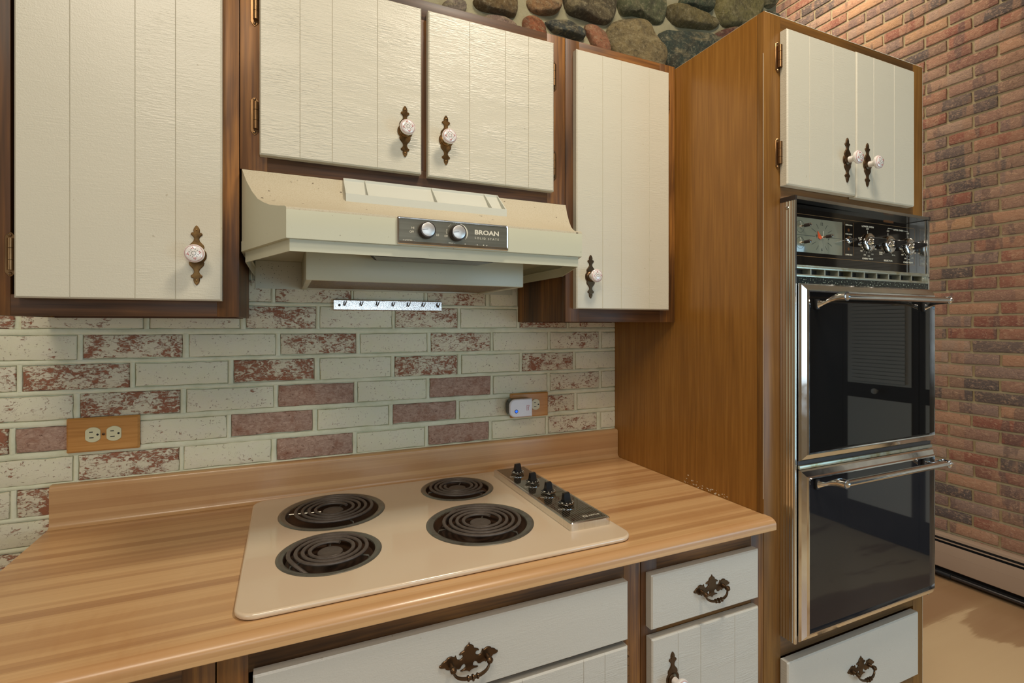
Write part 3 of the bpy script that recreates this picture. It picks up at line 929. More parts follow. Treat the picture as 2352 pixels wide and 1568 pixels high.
def bail_pull(parent, x, z, yf, k=1.0, mat='dark_bronze'):
    mb = MB(mat)
    R_ = [(a * .00094 * k, b * .00094 * k) for a, b in BAT]
    full = R_ + [(-a, b) for a, b in reversed(R_[1:-1])]
    mb.prism([(x + a, z + b) for a, b in full], 'y', yf + .0005, yf - .0026, bev=.0009)
    for s_ in (-1, 1):
        mb.lathe([(.0052 * k, 0), (.0044 * k, .005), (.0034 * k, .008), (.0058 * k, .011), (.0058 * k, .015), (.003 * k, .018)], (x + s_ * .0330 * k, yf - .002, z + .0005), seg=14)
    mb.build('backplate', parent)
    mb = MB(mat)
    pts = []; rad = []
    for i in range(33):
        t = -1 + 2 * i / 32
        a = t * PI / 2
        px_ = .0325 * k * math.copysign(abs(math.sin(a)) ** .9, math.sin(a)) * (1 - .10 * (1 - abs(t)))
        pz = -.0170 * k * (math.cos(a) ** .62 if math.cos(a) > 0 else 0)
        py = yf - .0145 - .006 * math.cos(a)
        pts.append((x + px_, py, z + pz)); 
        r_ = .0019 + .0012 * math.cos(a)
        rad.append(r_ * k)
    mb.tube(pts, rad, 10)
    for u in (-.0085, 0, .0085):
        rr = .0056 if u == 0 else .0048
        mb.lathe([(.003 * k, -.0024), (rr * k, -.0012), (rr * k, .0012), (.003 * k, .0024)], (x + u * k, yf - .0205, z - .0170 * k + abs(u) * .08), axis=(1, 0, 0), seg=14)
    mb.build('bail_handle', parent)

def hinge(parent, x, z, y, side=1, h=.074, mat='copper_hinge', leaf=True):
    """surface butt hinge: barrel beside the door edge, small leaf on the frame; side=+1 leaf to the right"""
    mb = MB(mat, 'black_gap')
    r = .0050
    for a, b in ((-.5, -.2), (-.185, .185), (.2, .5)):
        zz0, zz1 = z + a * h * .74, z + b * h * .74
        mb.cyl((x, y - r - .001, zz0), (x, y - r - .001, zz1), r, 12)
    hw = .0075; c = x + side * .0025
    poly = [(c - hw, z - h * .42), (c - hw * .4, z - h * .5), (c, z - h * .53), (c + hw * .4, z - h * .5), (c + hw, z - h * .42),
            (c + hw, z + h * .42), (c + hw * .4, z + h * .5), (c, z + h * .53), (c - hw * .4, z + h * .5), (c - hw, z + h * .42)]
    mb.prism(poly, 'y', y + .0005, y - .0016, bev=.0006)
    for s_ in (-1, 1):
        mb.lathe([(.0032, 0), (.0032, .001), (.002, .0022), (.0004, .0025)], (c, y - .001, z + s_ * h * .455), seg=10)
        mb.box(c - .0018, c + .0018, y - .0039, y - .0034, z + s_ * h * .455 - .0003, z + s_ * h * .455 + .0003, mi=1)
    return mb.build('hinge', parent)

def board_door(name, parent, x0, x1, z0, z1, yf, th=.019, grooves=(), mat='cream_boards', amps=(.7, 1.0)):
    """door or drawer front from edge-glued boards with V grooves; front at y=yf"""
    mb = MB(mat)
    ch = .0028
    prof = [(x0, yf + th), (x0, yf + ch), (x0 + ch, yf)]
    for gx in grooves:
        prof += [(gx - .0008, yf), (gx, yf + .0013), (gx + .0008, yf)]
    prof += [(x1 - ch, yf), (x1, yf + ch), (x1, yf + th)]
    def at(z, k):
        out = []
        for x, y in prof:
            yy = max(y, yf + k)
            yy = y if k == 0 else max(y, yf + k)
            out.append((x, yy, z))
        return out
    fs = mb.loft([at(z0, ch), at(z0 + ch, 0), at(z1 - ch, 0), at(z1, ch)])
    cuts = [x0] + list(grooves) + [x1]
    cols = [(random.choice((.2, .8)), random.uniform(*amps), random.random(), 1) for _ in cuts]
    for i in range(1, len(cols)):
        cols[i] = (.2 if cols[i - 1][0] > .5 else .8, cols[i][1], cols[i][2], 1)
    for f in fs:
        c = f.calc_center_median()
        k = sum(1 for gx in grooves if c.x > gx)
        for lp in f.loops:
            lp[mb.lay] = cols[k]
    return mb.build(name, parent, smooth=20)

# ------------------------------------------------------------------ upper cabinets
def upper_case(parent, x0, x1, z0, z1, openings, yb=-.002, yf=-.301, mv='frame_stain_v', mh='frame_stain_h', bottom_up=.012):
    """carcass of panels"""
    mb = MB(mv, 'raw_inside')
    t = .014
    mb.box(x0 + .0005, x0 + t, yf + .019, yb, z0 + .001, z1 - .001)
    mb.box(x1 - t, x1 - .0005, yf + .019, yb, z0 + .001, z1 - .001)
    mb.box(x0 + t, x1 - t, yb - .006, yb, z0, z1 - .001, mi=1)
    mb.box(x0 + t, x1 - t, yf + .019, yb - .006, z0 + bottom_up, z0 + bottom_up + .012, mi=1)
    mb.box(x0 + t, x1 - t, yf + .019, yb - .006, z1 - .016, z1 - .002, mi=1)
    mb.build('carcass', parent)
    mb = MB(mv, mh)
    xs = [x0] + [v for o in openings for v in o[:2]] + [x1]
    zt = openings[0][3]; zb = openings[0][2]
    b = .0008
    for i in range(0, len(xs), 2):
        full = (i == 0 or i == len(xs) - 2)
        mb.box(xs[i] + (.0004 if i == 0 else 0), xs[i + 1] - (.0004 if i == len(xs) - 2 else 0), yf, yf + .019, z0 if full else zb + .0001, z1 if full else zt - .0001, b)
    mb.box(xs[1] - .0002, xs[-2] + .0002, yf + .0003, yf + .019, z0, zb, b, mi=1)
    mb.box(xs[1] - .0002, xs[-2] + .0002, yf + .0003, yf + .019, zt, z1, b, mi=1)
    mb.build('face_frame', parent)

ZT = 2.118
# left wall cabinet
t1 = thing('wall_cabinet', 'tall left wall cabinet with one wide cream boarded door, white knob at lower right', 'cabinet', (-.286, 0, 1.381))
upper_case(t1, -.486, -.0857, 1.381, ZT, [(-.436, -.125, 1.418, 2.075)])
d = board_door('door', t1, -.4248, -.1146, 1.4116, 2.086, -.3205, grooves=(-.3494, -.2545, -.1914), amps=(.25, .9))
knob_set(d, -.1567, 1.4985, -.3205, 'aged_brass', .2)
hinge(t1, -.4335, 1.487, -.301, -1)
hinge(t1, -.4335, 2.0, -.301, -1)
# small brush dots: hinge gap shadow comes from the real gap between door and frame

# cabinet above the hood
t2 = thing('wall_cabinet', 'short wide wall cabinet over the range hood with two cream doors and two knobs', 'cabinet', (.29, 0, 1.680))
upper_case(t2, -.0850, .6686, 1.680, ZT, [(-.035, .270, 1.722, 2.072), (.309, .615, 1.722, 2.072)])
d = board_door('door', t2, -.0485, .2817, 1.7085, 2.086, -.3205, grooves=(.0265, .0896, .1837), amps=(1.0, 1.7))
knob_set(d, .2440, 1.7990, -.3205, 'aged_brass', .25)
d = board_door('door', t2, .2975, .6252, 1.7055, 2.086, -.3205, grooves=(.3980, .4902, .5529), amps=(1.2, 1.9))
knob_set(d, .3391, 1.7935, -.3205, 'aged_brass', .15)
for zz in (1.7900, 2.0120): hinge(t2, -.0560, zz, -.301, -1)
for zz in (1.7790, 2.0100): hinge(t2, .6325, zz, -.301, 1)

# right wall cabinet
t3 = thing('wall_cabinet', 'narrow tall wall cabinet with a single cream door between the hood and the oven cabinet', 'cabinet', (.853, 0, 1.373))
upper_case(t3, .6694, 1.0373, 1.373, ZT, [(.712, .982, 1.418, 2.072)])
d = board_door('door', t3, .6925, .9995, 1.4073, 2.0858, -.3205, grooves=(.7729, .8336, .9282), amps=(.5, 1.0))
knob_set(d, .7346, 1.4925, -.3205, 'dark_bronze', .1)
hinge(t3, 1.0065, 1.485, -.301, 1); hinge(t3, 1.0065, 2.013, -.301, 1)

# ------------------------------------------------------------------ oven cabinet
TX0, TX1, TZ1, TYF = 1.0395, 1.690, 2.1135, -.600
t4 = thing('oven_cabinet', 'full-height amber wood cabinet that houses the double oven, doors above and drawer below', 'cabinet', (1.365, -.3, 0))
mb = MB('amber_side', 'raw_inside', 'print_white')
mb.box(TX0, TX0 + .018, TYF + .0195, -.002, 0, TZ1 - .0005)
mb.box(TX1 - .018, TX1, TYF + .0195, -.002, 0, TZ1 - .0005)
mb.box(TX0 + .018, TX1 - .018, -.010, -.002, 0, TZ1 - .001, mi=1)
mb.box(TX0 + .018, TX1 - .018, TYF + .0195, -.010, TZ1 - .018, TZ1 - .003, mi=1)
mb.box(TX0 + .018, TX1 - .018, TYF + .0195, -.010, 1.676, 1.690, mi=1)
mb.box(TX0 + .018, TX1 - .018, TYF + .0195, -.010, .585, .600, mi=1)
# chipped finish just above the counter
for i in range(34):
    yy = random.choice((random.gauss(-.36, .02), random.gauss(-.44, .03), random.uniform(-.5, -.38)))
    zz = .916 + abs(random.gauss(0, .006)) + (.012 if yy > -.39 and random.random() < .5 else 0)
    a = random.uniform(.0006, .003)
    n = 6
    pl = [(yy + a * random.uniform(.6, 1.6) * math.cos(2 * PI * q / n), zz + a * random.uniform(.4, .9) * math.sin(2 * PI * q / n)) for q in range(n)]
    mb.prism(pl, 'x', TX0 + .0002, TX0 - .00015, mi=2)
mb.build('carcass', t4)
mb = MB('amber_frame_v', 'amber_frame_h', 'print_white')
OX0, OX1 = 1.098, 1.642
mb.box(TX0, OX0 - .001, TYF, TYF + .019, 0.06, TZ1, .0008)
mb.box(OX1 + .001, TX1, TYF, TYF + .019, 0.06, TZ1, .0008)
for a, b in ((2.070, TZ1), (1.668, 1.715), (.560, .612), (.06, .39)):
    mb.box(OX0 - .0012, OX1 + .0012, TYF + .0003, TYF + .019, a, b - .0002, .0006, mi=1)
mb.box(TX1 - .0002, TX1 + .0006, TYF + .0002, TYF + .0035, .06, TZ1 - .004, mi=2)
mb.box(TX0 + .004, TX1, TYF + .0002, TYF + .002, TZ1 - .0003, TZ1 + .0006, mi=2)
mb.box(TX0 - .0004, TX0 + .0003, TYF + .001, TYF + .002, .95, TZ1 - .1, mi=2)
mb.box(TX0 + .0002, TX0 + .0018, TYF + .02, -.3, TZ1 - .0007, TZ1 + .0001, mi=2)
mb.build('face_frame', t4)
d = board_door('door', t4, 1.0935, 1.3500, 1.7005, 2.0745, -.6215, th=.020, grooves=(1.1720, 1.2600), amps=(.2, .5))
knob_set(d, 1.3142, 1.7872, -.6215, 'dark_bronze', .4)
d = board_door('door', t4, 1.3535, 1.6090, 1.6965, 2.0760, -.6215, th=.020, grooves=(1.4250, 1.5150), amps=(.2, .5))
knob_set(d, 1.3962, 1.7855, -.6215, 'dark_bronze', .5)
for zz in (1.780, 2.013): hinge(t4, 1.0885, zz, -.600, -1, h=.072)
for zz in (1.780, 2.013): hinge(t4, 1.6140, zz, -.600, 1, h=.072)
d = board_door('drawer_front', t4, 1.0945, 1.6280, .380, .5565, -.6215, th=.020, mat='cream_boards_cool_cast', amps=(.3, .4))
bail_pull(d, 1.369, .470, -.6215)

# ------------------------------------------------------------------ wall oven
YO = -.640
ov = thing('wall_oven', 'built-in double wall oven with black glass doors and chrome trim in the tall cabinet', 'oven', (1.37, -.3, .60))
mb = MB('black_gap', 'black_speckled_enamel')
mb.box(1.103, 1.637, -.600, -.06, .625, 1.650)
mb.box(1.103, 1.637, -.634, -.600, .625, 1.0, mi=0)
mb.box(1.103, 1.637, -.634, -.600, 1.0, 1.466, mi=0)
mb.box(1.103, 1.637, -.638, -.630, 1.458, 1.482, mi=1)
mb.build('oven_body', ov)
def ribs(x_out, x_in, z0, z1, sgn, name='side_trim'):
    """fluted bright trim: outer side face with ribs, wraps the front edge"""
    mb = MB('brushed_trim', 'chrome', 'black_gap')
    prof = []
    ny = 9
    for i in range(ny + 1):
        y = TYF - .0008 + (YO + .006 - TYF) * i / ny
        dx = .0011 if i % 2 else 0
        prof.append((x_out + sgn * dx, y))
        if i < ny: prof.append((x_out + sgn * dx, y - .0008))
    prof += [(x_out, YO + .003), (x_out + sgn * .0012, YO), (x_out + sgn * .006, YO), (x_out + sgn * .0066, YO + .004)]
    inn = x_in
    for i in range(8):
        y = YO + .006 + (.030) * i / 7
        prof.append((inn - sgn * (.0 if i % 2 else .0009), y))
    prof.append((inn, TYF - .0008))
    mb.loft([[(x, y, z0) for x, y in prof], [(x, y, z1) for x, y in prof]])
    mb.lathe([(.0042, 0), (.0042, .0012), (.002, .0022)], (x_out - sgn * 0.0, TYF - .018, z1 - .017), axis=(-sgn, 0, 0), seg=12, mi=1)
    mb.lathe([(.0022, 0), (.0022, .0004)], (x_out + sgn * .0035, YO, 1.497), axis=(0, -1, 0), seg=10, mi=2)
    return mb.build(name, ov, smooth=25)
ribs(1.0945, 1.1015, .612, 1.662, 1)
ribs(1.6450, 1.6380, .612, 1.657, -1)
mb = MB('brushed_trim', 'dark_plastic')
mb.loft([[(1.0945, TYF - .0008, 1.6625), (1.0945, YO - .001, 1.6625), (1.0945, YO - .001, 1.6700), (1.0945, TYF - .0008, 1.6760)],
         [(1.6450, TYF - .0008, 1.6580), (1.6450, YO - .001, 1.6580), (1.6450, YO - .001, 1.6655), (1.6450, TYF - .0008, 1.6720)]])
mb.box(1.0935, 1.0995, YO - .0016, TYF - .001, 1.6602, 1.6712, mi=1)
mb.box(1.641, 1.6460, YO - .0016, TYF - .001, 1.6560, 1.6670, mi=1)
mb.build('top_trim', ov)

# control panel
YP = -.612
cp_ = MB('control_glass', 'print_gold', 'amber_lens')
cp_.box(1.1016, 1.6378, YP, -.601, 1.502, 1.660)
def line(mbx, x0, z0, x1, z1, w, y=YP, mi=1):
    dx, dz = x1 - x0, z1 - z0
    L = math.hypot(dx, dz); nx, nz = -dz / L * w / 2, dx / L * w / 2
    mbx.prism([(x0 + nx, z0 + nz), (x1 + nx, z1 + nz), (x1 - nx, z1 - nz), (x0 - nx, z0 - nz)], 'y', y, y - .0003, mi=mi)
for a in ((1.103, 1.6375, 1.626, 1.6375), (1.103, 1.5345, 1.626, 1.5345), (1.626, 1.5345, 1.626, 1.6375)):
    line(cp_, *a, .0008)
line(cp_, 1.3185, 1.545, 1.3185, 1.632, .0005); line(cp_, 1.3555, 1.545, 1.3555, 1.632, .0005)
cp_.disc((1.3355, YP, 1.6115), .0042, mi=2); cp_.disc((1.3355, YP, 1.5625), .0042, mi=2)
line(cp_, 1.483, 1.6478, 1.528, 1.6478, .0065, mi=2)
cpo = cp_.build('control_panel', ov)
def T(s_, x, z, w, h=None, b=.0): mb.text(s_, x, z, YP - .0001, w, h, bold=b)
KN = (1.4150, 1.5045, 1.5960)
KZ = 1.5850
for s_, z, h_, b_ in (('UPPER OVEN', 1.6245, .0034, .02), ('OVEN LIGHT', 1.6010, .0032, .01), ('LOWER OVEN', 1.5475, .0034, .02)):
    mb = MB('print_white'); T(s_, 1.3365, z, .0270, h_, b_)
    mb.build('lettering', cpo)
for k_, x in enumerate(KN):
    mb = MB('print_white')
    if k_ == 0: T('LOWER OVEN', 1.4150, 1.6265, .0500, .0046, .02)
    T(('OVEN TEMP', 'SELECTOR', 'OVEN TEMP')[k_], x, (1.5412, 1.5407, 1.5405)[k_], (.0460, .0390, .0440)[k_], .0044, .02)
    T('OFF', x - .001, 1.6205 if k_ == 0 else 1.6215, .0110, .0042, .0)
    line(mb, x - .001, 1.6045, x - .001, 1.6160, .0016, mi=0)
    if k_ != 1:
        for i, a in enumerate(range(168, 372, 15)):
            t = math.radians(a); r_ = .0305 if i % 2 == 0 else .0285
            line(mb, x + .0250 * math.cos(t), KZ + .0250 * math.sin(t), x + r_ * math.cos(t), KZ + r_ * math.sin(t), .0007, mi=0)
        for s_, a, rr in (('500', 166, .0368), ('450', 194, .0364), ('400', 222, .0364), ('350', 249, .0364), ('300', 277, .0364), ('250', 303, .0364), ('200', 334, .0364)):
            t = math.radians(a)
            T(s_, x + rr * math.cos(t), KZ + rr * math.sin(t), .0092, .0034)
    else:
        T('TIMED', 1.4715, 1.5615, .0160, .0034); T('BAKE', 1.4720, 1.5570, .0130, .0034)
        T('BROIL', 1.5290, 1.5570, .0150, .0038)
        line(mb, 1.4845, 1.5590, 1.4875, 1.5645, .0008, mi=0); line(mb, 1.5185, 1.5600, 1.5165, 1.5640, .0008, mi=0)
    mb.build('dial_lettering', cpo)
mb = MB('print_white')
T('UPPER OVEN', 1.5500, 1.6275, .0440, .0044, .02)
line(mb, 1.5035, 1.6295, 1.5265, 1.6290, .0010, mi=0); line(mb, 1.5035, 1.6295, 1.5035, 1.6260, .0010, mi=0)
line(mb, 1.5745, 1.6275, 1.5950, 1.6270, .0010, mi=0); line(mb, 1.5950, 1.6270, 1.5950, 1.6250, .0010, mi=0)
mb.build('bracket_lettering', cpo)
# clock
mb = MB('dial_face', 'print_black')
mb.box(1.1022, 1.3095, YP - .0006, YP + .001, 1.5440, 1.6295, .0004)
dcl = (1.2300, 1.5850)
Yd = YP - .0006
for a, b in ((1.1030, 1.2050), (1.2575, 1.3070)):
    line(mb, a, 1.5860, b, 1.5860, .0007, Yd)
for deg in (30, 60, 120, 150, 210, 240, 300, 330):
    t = math.radians(deg); r0, r1 = .026, (.041 if deg not in (150, 30, 210, 330) else .044)
    line(mb, dcl[0] + r0 * math.cos(t), dcl[1] + r0 * math.sin(t) * .95, dcl[0] + r1 * math.cos(t), dcl[1] + r1 * math.sin(t) * .9, .0008, Yd)
for s_, x, z in (('12', dcl[0], 1.6185), ('6', dcl[0], 1.5545), ('3', dcl[0] + .026, 1.5845), ('9', dcl[0] - .020, 1.5870)):
    mb.text(s_, x, z, Yd - .0001, None, .0075, mi=1, bold=.0)
for z in (1.6265, 1.5475): line(mb, dcl[0], z - .001, dcl[0], z + .001, .0007, Yd)
mb.build('clock_dial', ov)
def ringflat(mbx, x, z, r, w, y, mi=1, n=24):
    pts = [(x + r * math.cos(2 * PI * i / n), y - .0002, z + r * math.sin(2 * PI * i / n)) for i in range(n)]
    mbx.tube(pts, w, 4, mi=mi, closed=True)
for x, z, hd in ((1.1500, 1.6065, .85), (1.1500, 1.5665, .85), (1.2300, 1.5850, 1.1)):
    mb = MB('chrome', 'print_white', 'dark_plastic', 'orange_paint', 'print_black', 'copper_hinge')
    if hd < 1: ringflat(mb, x, z, .0145, .0003, Yd, 4)
    mb.lathe([(.0030, 0), (.0030, .004)], (x, Yd, z), seg=10, mi=1)
    mb.lathe([(.0018, .003), (.0018, .012)], (x, Yd, z), seg=8, mi=5)
    mb.lathe([(.0040, .012), (.0042, .013), (.0042, .026), (.0036, .027)], (x, Yd, z), seg=14, mi=2)
    mb.lathe([(.0036, .027), (.0036, .0285), (.001, .029)], (x, Yd, z), seg=14, mi=0)
    line(mb, x - .0005, z + .001, x - .004 * (hd < 1), z + .014 * hd, .0013, Yd - .0035, mi=1)
    if hd > 1: mb.prism([(1.2300, 1.5835), (1.2130, 1.5995), (1.2150, 1.5830), (1.2220, 1.5790)], 'y', Yd - .0005, Yd - .0018, mi=3)
    mb.build('setting_pin', ov)
mb = MB('chrome', 'black_gap')
mb.lathe([(.0100, 0), (.0100, .002), (.0075, .004), (.0060, .0045)], (1.3365, YP, 1.5860), seg=20)
mb.lathe([(.0058, .0046), (.0058, .0048)], (1.3365, YP, 1.5860), seg=14, mi=1)
mb.cyl((1.3365, YP - .004, 1.5860), (1.3375, YP - .018, 1.5862), .0017, 8, r2=.0026)
mb.build('toggle_switch', ov)
kn0 = None
for x in KN:
    mb = MB('chrome', 'black_plastic')
    mb.lathe([(.0225, 0), (.0235, .003), (.0232, .006), (.0215, .0075), (.0150, .0085), (.0100, .0080)], (x, YP - .001, KZ), seg=40)
    mb.lathe([(.0100, .007), (.0090, .016), (.0080, .018)], (x, YP - .001, KZ), seg=20, mi=0)
    # upright blade grip
    mb.loft([[(x - .0055, YP - .015, KZ - .0105), (x + .0055, YP - .015, KZ - .0105), (x + .0055, YP - .015, KZ + .0095), (x - .0055, YP - .015, KZ + .0095)],
             [(x - .0042, YP - .030, KZ - .0085), (x + .0042, YP - .030, KZ - .0085), (x + .0042, YP - .030, KZ + .0065), (x - .0042, YP - .030, KZ + .0065)],
             [(x - .0020, YP - .046, KZ - .0035), (x + .0020, YP - .046, KZ - .0035), (x + .0020, YP - .046, KZ + .0020), (x - .0020, YP - .046, KZ + .0020)]], mi=1)
    mb.loft([[(x - .0050, YP - .0155, KZ + .0094), (x + .0050, YP - .0155, KZ + .0094), (x + .0050, YP - .0155, KZ + .0104), (x - .0050, YP - .0155, KZ + .0104)],
             [(x - .0038, YP - .030, KZ + .0064), (x + .0038, YP - .030, KZ + .0064), (x + .0038, YP - .030, KZ + .0074), (x - .0038, YP - .030, KZ + .0074)],
             [(x - .0018, YP - .0455, KZ + .0020), (x + .0018, YP - .0455, KZ + .0020), (x + .0018, YP - .0455, KZ + .0028), (x - .0018, YP - .0455, KZ + .0028)]], mi=0)
    mb.build('knob', ov)
# vent grille under the panel
mb = MB('pale_metal', 'black_gap', 'chrome')
mb.box(1.1018, 1.6378, YO + .001, -.606, 1.4995, 1.5060, .0012)
mb.box(1.1018, 1.6378, YO + .004, -.606, 1.5060, 1.5085, .0008)
mb.box(1.1018, 1.6378, YO + .001, -.606, 1.4800, 1.4862, .0012)
mb.box(1.1018, 1.6378, -.618, -.606, 1.486, 1.4995, mi=1)
for i in range(1, 11):
    x = 1.1018 + .0512 * i
    mb.box(x - .0022, x + .0022, YO + .002, -.606, 1.4860, 1.4998)
mb.box(1.6180, 1.6370, YO + .003, -.606, 1.4865, 1.4992)
mb.lathe([(.0025, 0), (.0025, .0008)], (1.6215, YO + .003, 1.4932), seg=10, mi=2)
mb.build('vent_grille', ov)

def oven_door(z0, z1, hz, glassmat, name='oven_door'):
    x0, x1 = 1.1035, 1.6480
    yb, y1 = YO - .0002, -.6560
    mb = MB('chrome')
    # mitred frame: raised inner lip, bevelled outer face
    def rect(a, y):
        return [(x0 + a, y, z0 + a), (x1 - a * .55, y, z0 + a), (x1 - a * .55, y, z1 - a), (x0 + a, y, z1 - a)]
    loops = [rect(0, yb), rect(0, -.6440), rect(.0035, -.6475), rect(.0150, -.6530), rect(.0175, y1), rect(.0205, y1), rect(.0210, -.6505), rect(.0210, yb)]
    mb.loft(loops + [loops[0]], cap=False)
    dr = mb.build(name, ov, smooth=15)
    mb = MB(glassmat)
    mb.box(x0 + .0205, x1 - .0112, -.6500, yb, z0 + .0205, z1 - .0205)
    mb.build('glass_panel', dr, label='black smoked glass')
    # handle: two flared posts and a bar
    mb = MB('chrome', 'black_gap')
    yb_ = -.712
    for s_, xp in ((1, 1.1520), (-1, 1.5900)):
        mb.box(xp - .006, xp + .006, -.6580, -.6500, hz - .028, hz - .004, .0015, mi=1)
        secs = []
        for k, (yy, hw, hh, dz, dx) in enumerate(((-.6570, .0050, .0095, -.016, 0), (-.6640, .0036, .0066, -.0145, .001), (-.6740, .0030, .0046, -.011, .003), (-.6860, .0046, .0062, -.005, .005), (-.6980, .0075, .0092, -.001, .008), (-.7060, .0105, .0108, 0, .010), (-.7180, .0110, .0105, 0, .011))):
            cx_ = xp + s_ * dx
            secs.append([(cx_ + hw * math.cos(t), yy, hz + dz + hh * math.sin(t)) for t in [2 * PI * i / 16 for i in range(16)]])
        mb.loft(secs)
    sec = lambda x, k: [(x, yb_ + .0085 * k * math.cos(t), hz + .0075 * k * math.sin(t)) for t in [2 * PI * i / 18 for i in range(18)]]
    mb.loft([sec(1.1600, .85), sec(1.1615, 1.25), sec(1.1665, 1.3), sec(1.1680, 1.0), sec(1.5800, 1.0), sec(1.5815, 1.3), sec(1.5865, 1.25), sec(1.5880, .85)])
    mb.build('handle', dr)
oven_door(1.0435, 1.4635, 1.430, 'smoked_glass')
oven_door(.6180, 1.0225, 1.003, 'smoked_glass_floor_tint')
mb = MB('pale_metal', 'dark_plastic')
mb.box(1.1030, 1.6470, YO - .006, YO, 1.0240, 1.0330, .0015)
mb.box(1.1030, 1.6470, YO - .001, YO + .004, 1.0330, 1.0430, mi=1)
mb.build('divider_strip', ov)

# ------------------------------------------------------------------ base cabinets
def base_case(parent, x0, x1, rails, zt=.886):
    mb = MB('frame_stain_v', 'raw_inside')
    mb.box(x0 + .0006, x0 + .016, -.581, -.002, .09, zt - .001); mb.box(x1 - .016, x1 - .0006, -.581, -.002, .09, zt - .001)
    mb.box(x0 + .016, x1 - .016, -.012, -.002, .09, zt - .001, mi=1)
    mb.box(x0 + .016, x1 - .016, -.581, -.012, .09, .105, mi=1)
    mb.box(x0 + .001, x1 - .001, -.53, -.51, 0, .09, mi=1)
    mb.build('carcass', parent)
    mb = MB('frame_stain_v', 'frame_stain_h')
    mb.box(x0 + .0004, x0 + .042, -.600, -.581, .09, zt, .0008); mb.box(x1 - .042, x1 - .0004, -.600, -.581, .09, zt, .0008)
    for a, b in rails:
        mb.box(x0 + .0418, x1 - .0418, -.5997, -.581, a, b, .0006, mi=1)
    mb.build('face_frame', parent)
b1 = thing('base_cabinet', 'base cabinet at the left end under the counter, only its brown frame showing', 'cabinet', (-.285, -.3, 0))
base_case(b1, -.476, -.0945, [(.835, .886), (.09, .13)])
board_door('door', b1, -.440, -.130, .12, .835, -.6205, mat='cream_boards_cool_cast', grooves=(-.35, -.25))
b2 = thing('base_cabinet', 'wide base cabinet under the cooktop with a long false drawer front', 'cabinet', (.29, -.3, 0))
base_case(b2, -.0935, .6765, [(.842, .886), (.700, .745), (.09, .13)])
d = board_door('drawer_front', b2, -.0445, .6305, .7300, .8472, -.6205, mat='cream_boards_cool_cast', amps=(.3, .45))
bail_pull(d, .2912, .7808, -.6205)
for a, b, gs in ((-.0445, .2900, (.05, .15, .22)), (.2960, .6300, (.3944, .5250, .5740))):
    d = board_door('door', b2, a, b, .12, .7172, -.6205, mat='cream_boards_cool_cast', grooves=gs, amps=(.7, 1.1))
    knob_set(d, .258 if a < 0 else .326, .610, -.6205, 'dark_bronze')
hinge(b2, .6370, .6600, -.600, 1)
hinge(b2, -.0510, .6600, -.600, -1)
b3 = thing('base_cabinet', 'narrow base cabinet beside the oven cabinet with a small drawer over a door', 'cabinet', (.86, -.3, 0))
base_case(b3, .6775, 1.0385, [(.846, .886), (.712, .738), (.09, .13)])
d = board_door('drawer_front', b3, .6895, .9985, .7340, .8470, -.6205, mat='cream_boards_cool_cast', amps=(.35, .5))
bail_pull(d, .8530, .7868, -.6205, .96)
d = board_door('door', b3, .6905, .9990, .12, .7140, -.6205, mat='cream_boards_cool_cast', grooves=(.7590, .8220, .9230), amps=(.9, 1.3))
knob_set(d, .7435, .6200, -.6205, 'dark_bronze')
hinge(b3, 1.0055, .6480, -.600, 1)

# ------------------------------------------------------------------ countertop
CT0, CT1 = -.4775, 1.0385
ct = thing('countertop', 'maple butcher-block patterned laminate countertop with rounded front edge and upstand', 'countertop', (.28, -.3, .889))
top = .914
def nose_profile(yback):
    """from the back edge forward over the rounded nose"""
    pr = [(yback, .889), (yback, top)]
    pr += [(-.596, top), (-.604, top + .0012), (-.612, top + .0012)]
    yc, zc, ry, rz = -.6155, .9020, .0195, .0132
    for i in range(9):
        a = PI / 2 + (PI / 2) * i / 8
        pr.append((yc + ry * math.cos(a), zc + rz * math.sin(a)))
    pr += [(-.6350, .8902), (-.6335, .8887)]
    return pr
mb = MB('stave_laminate')
CX0, CX1, CY0, CY1 = -.045, .555, -.560, -.060
for x0, x1 in ((CT0, CX0), (CX1, CT1)):
    mb.loft([[(x0, y, z) for y, z in nose_profile(-.022)], [(x1, y, z) for y, z in nose_profile(-.022)]])
mb.loft([[(CX0, y, z) for y, z in nose_profile(CY0)], [(CX1, y, z) for y, z in nose_profile(CY0)]])
mb.box(CX0, CX1, CY1, -.022, .889, top)
bmesh.ops.remove_doubles(mb.bm, verts=mb.bm.verts[:], dist=1e-5)
# the nose runs on past the oven cabinet's front corner
mb.build('worktop', ct, smooth=30)
mb = MB('stave_laminate')
SB = [(-.0012, .889), (-.0012, 1.0085)]
for i in range(7):
    a = PI / 2 * i / 6
    SB.append((-.0135 - .0075 * math.sin(a), 1.001 + .0075 * math.cos(a)))
SB += [(-.0210, .930)]
for i in range(6):
    a = PI / 2 * i / 5
    SB.append((-.0210 - .012 * (1 - math.cos(a)), .926 - .012 * math.sin(a) + .0003))
SB += [(-.0218, .9143), (-.0218, .889)]
mb.loft([[(CT0, y, z) for y, z in SB], [(CT1, y, z) for y, z in SB]])
mb.build('upstand', ct, smooth=40)

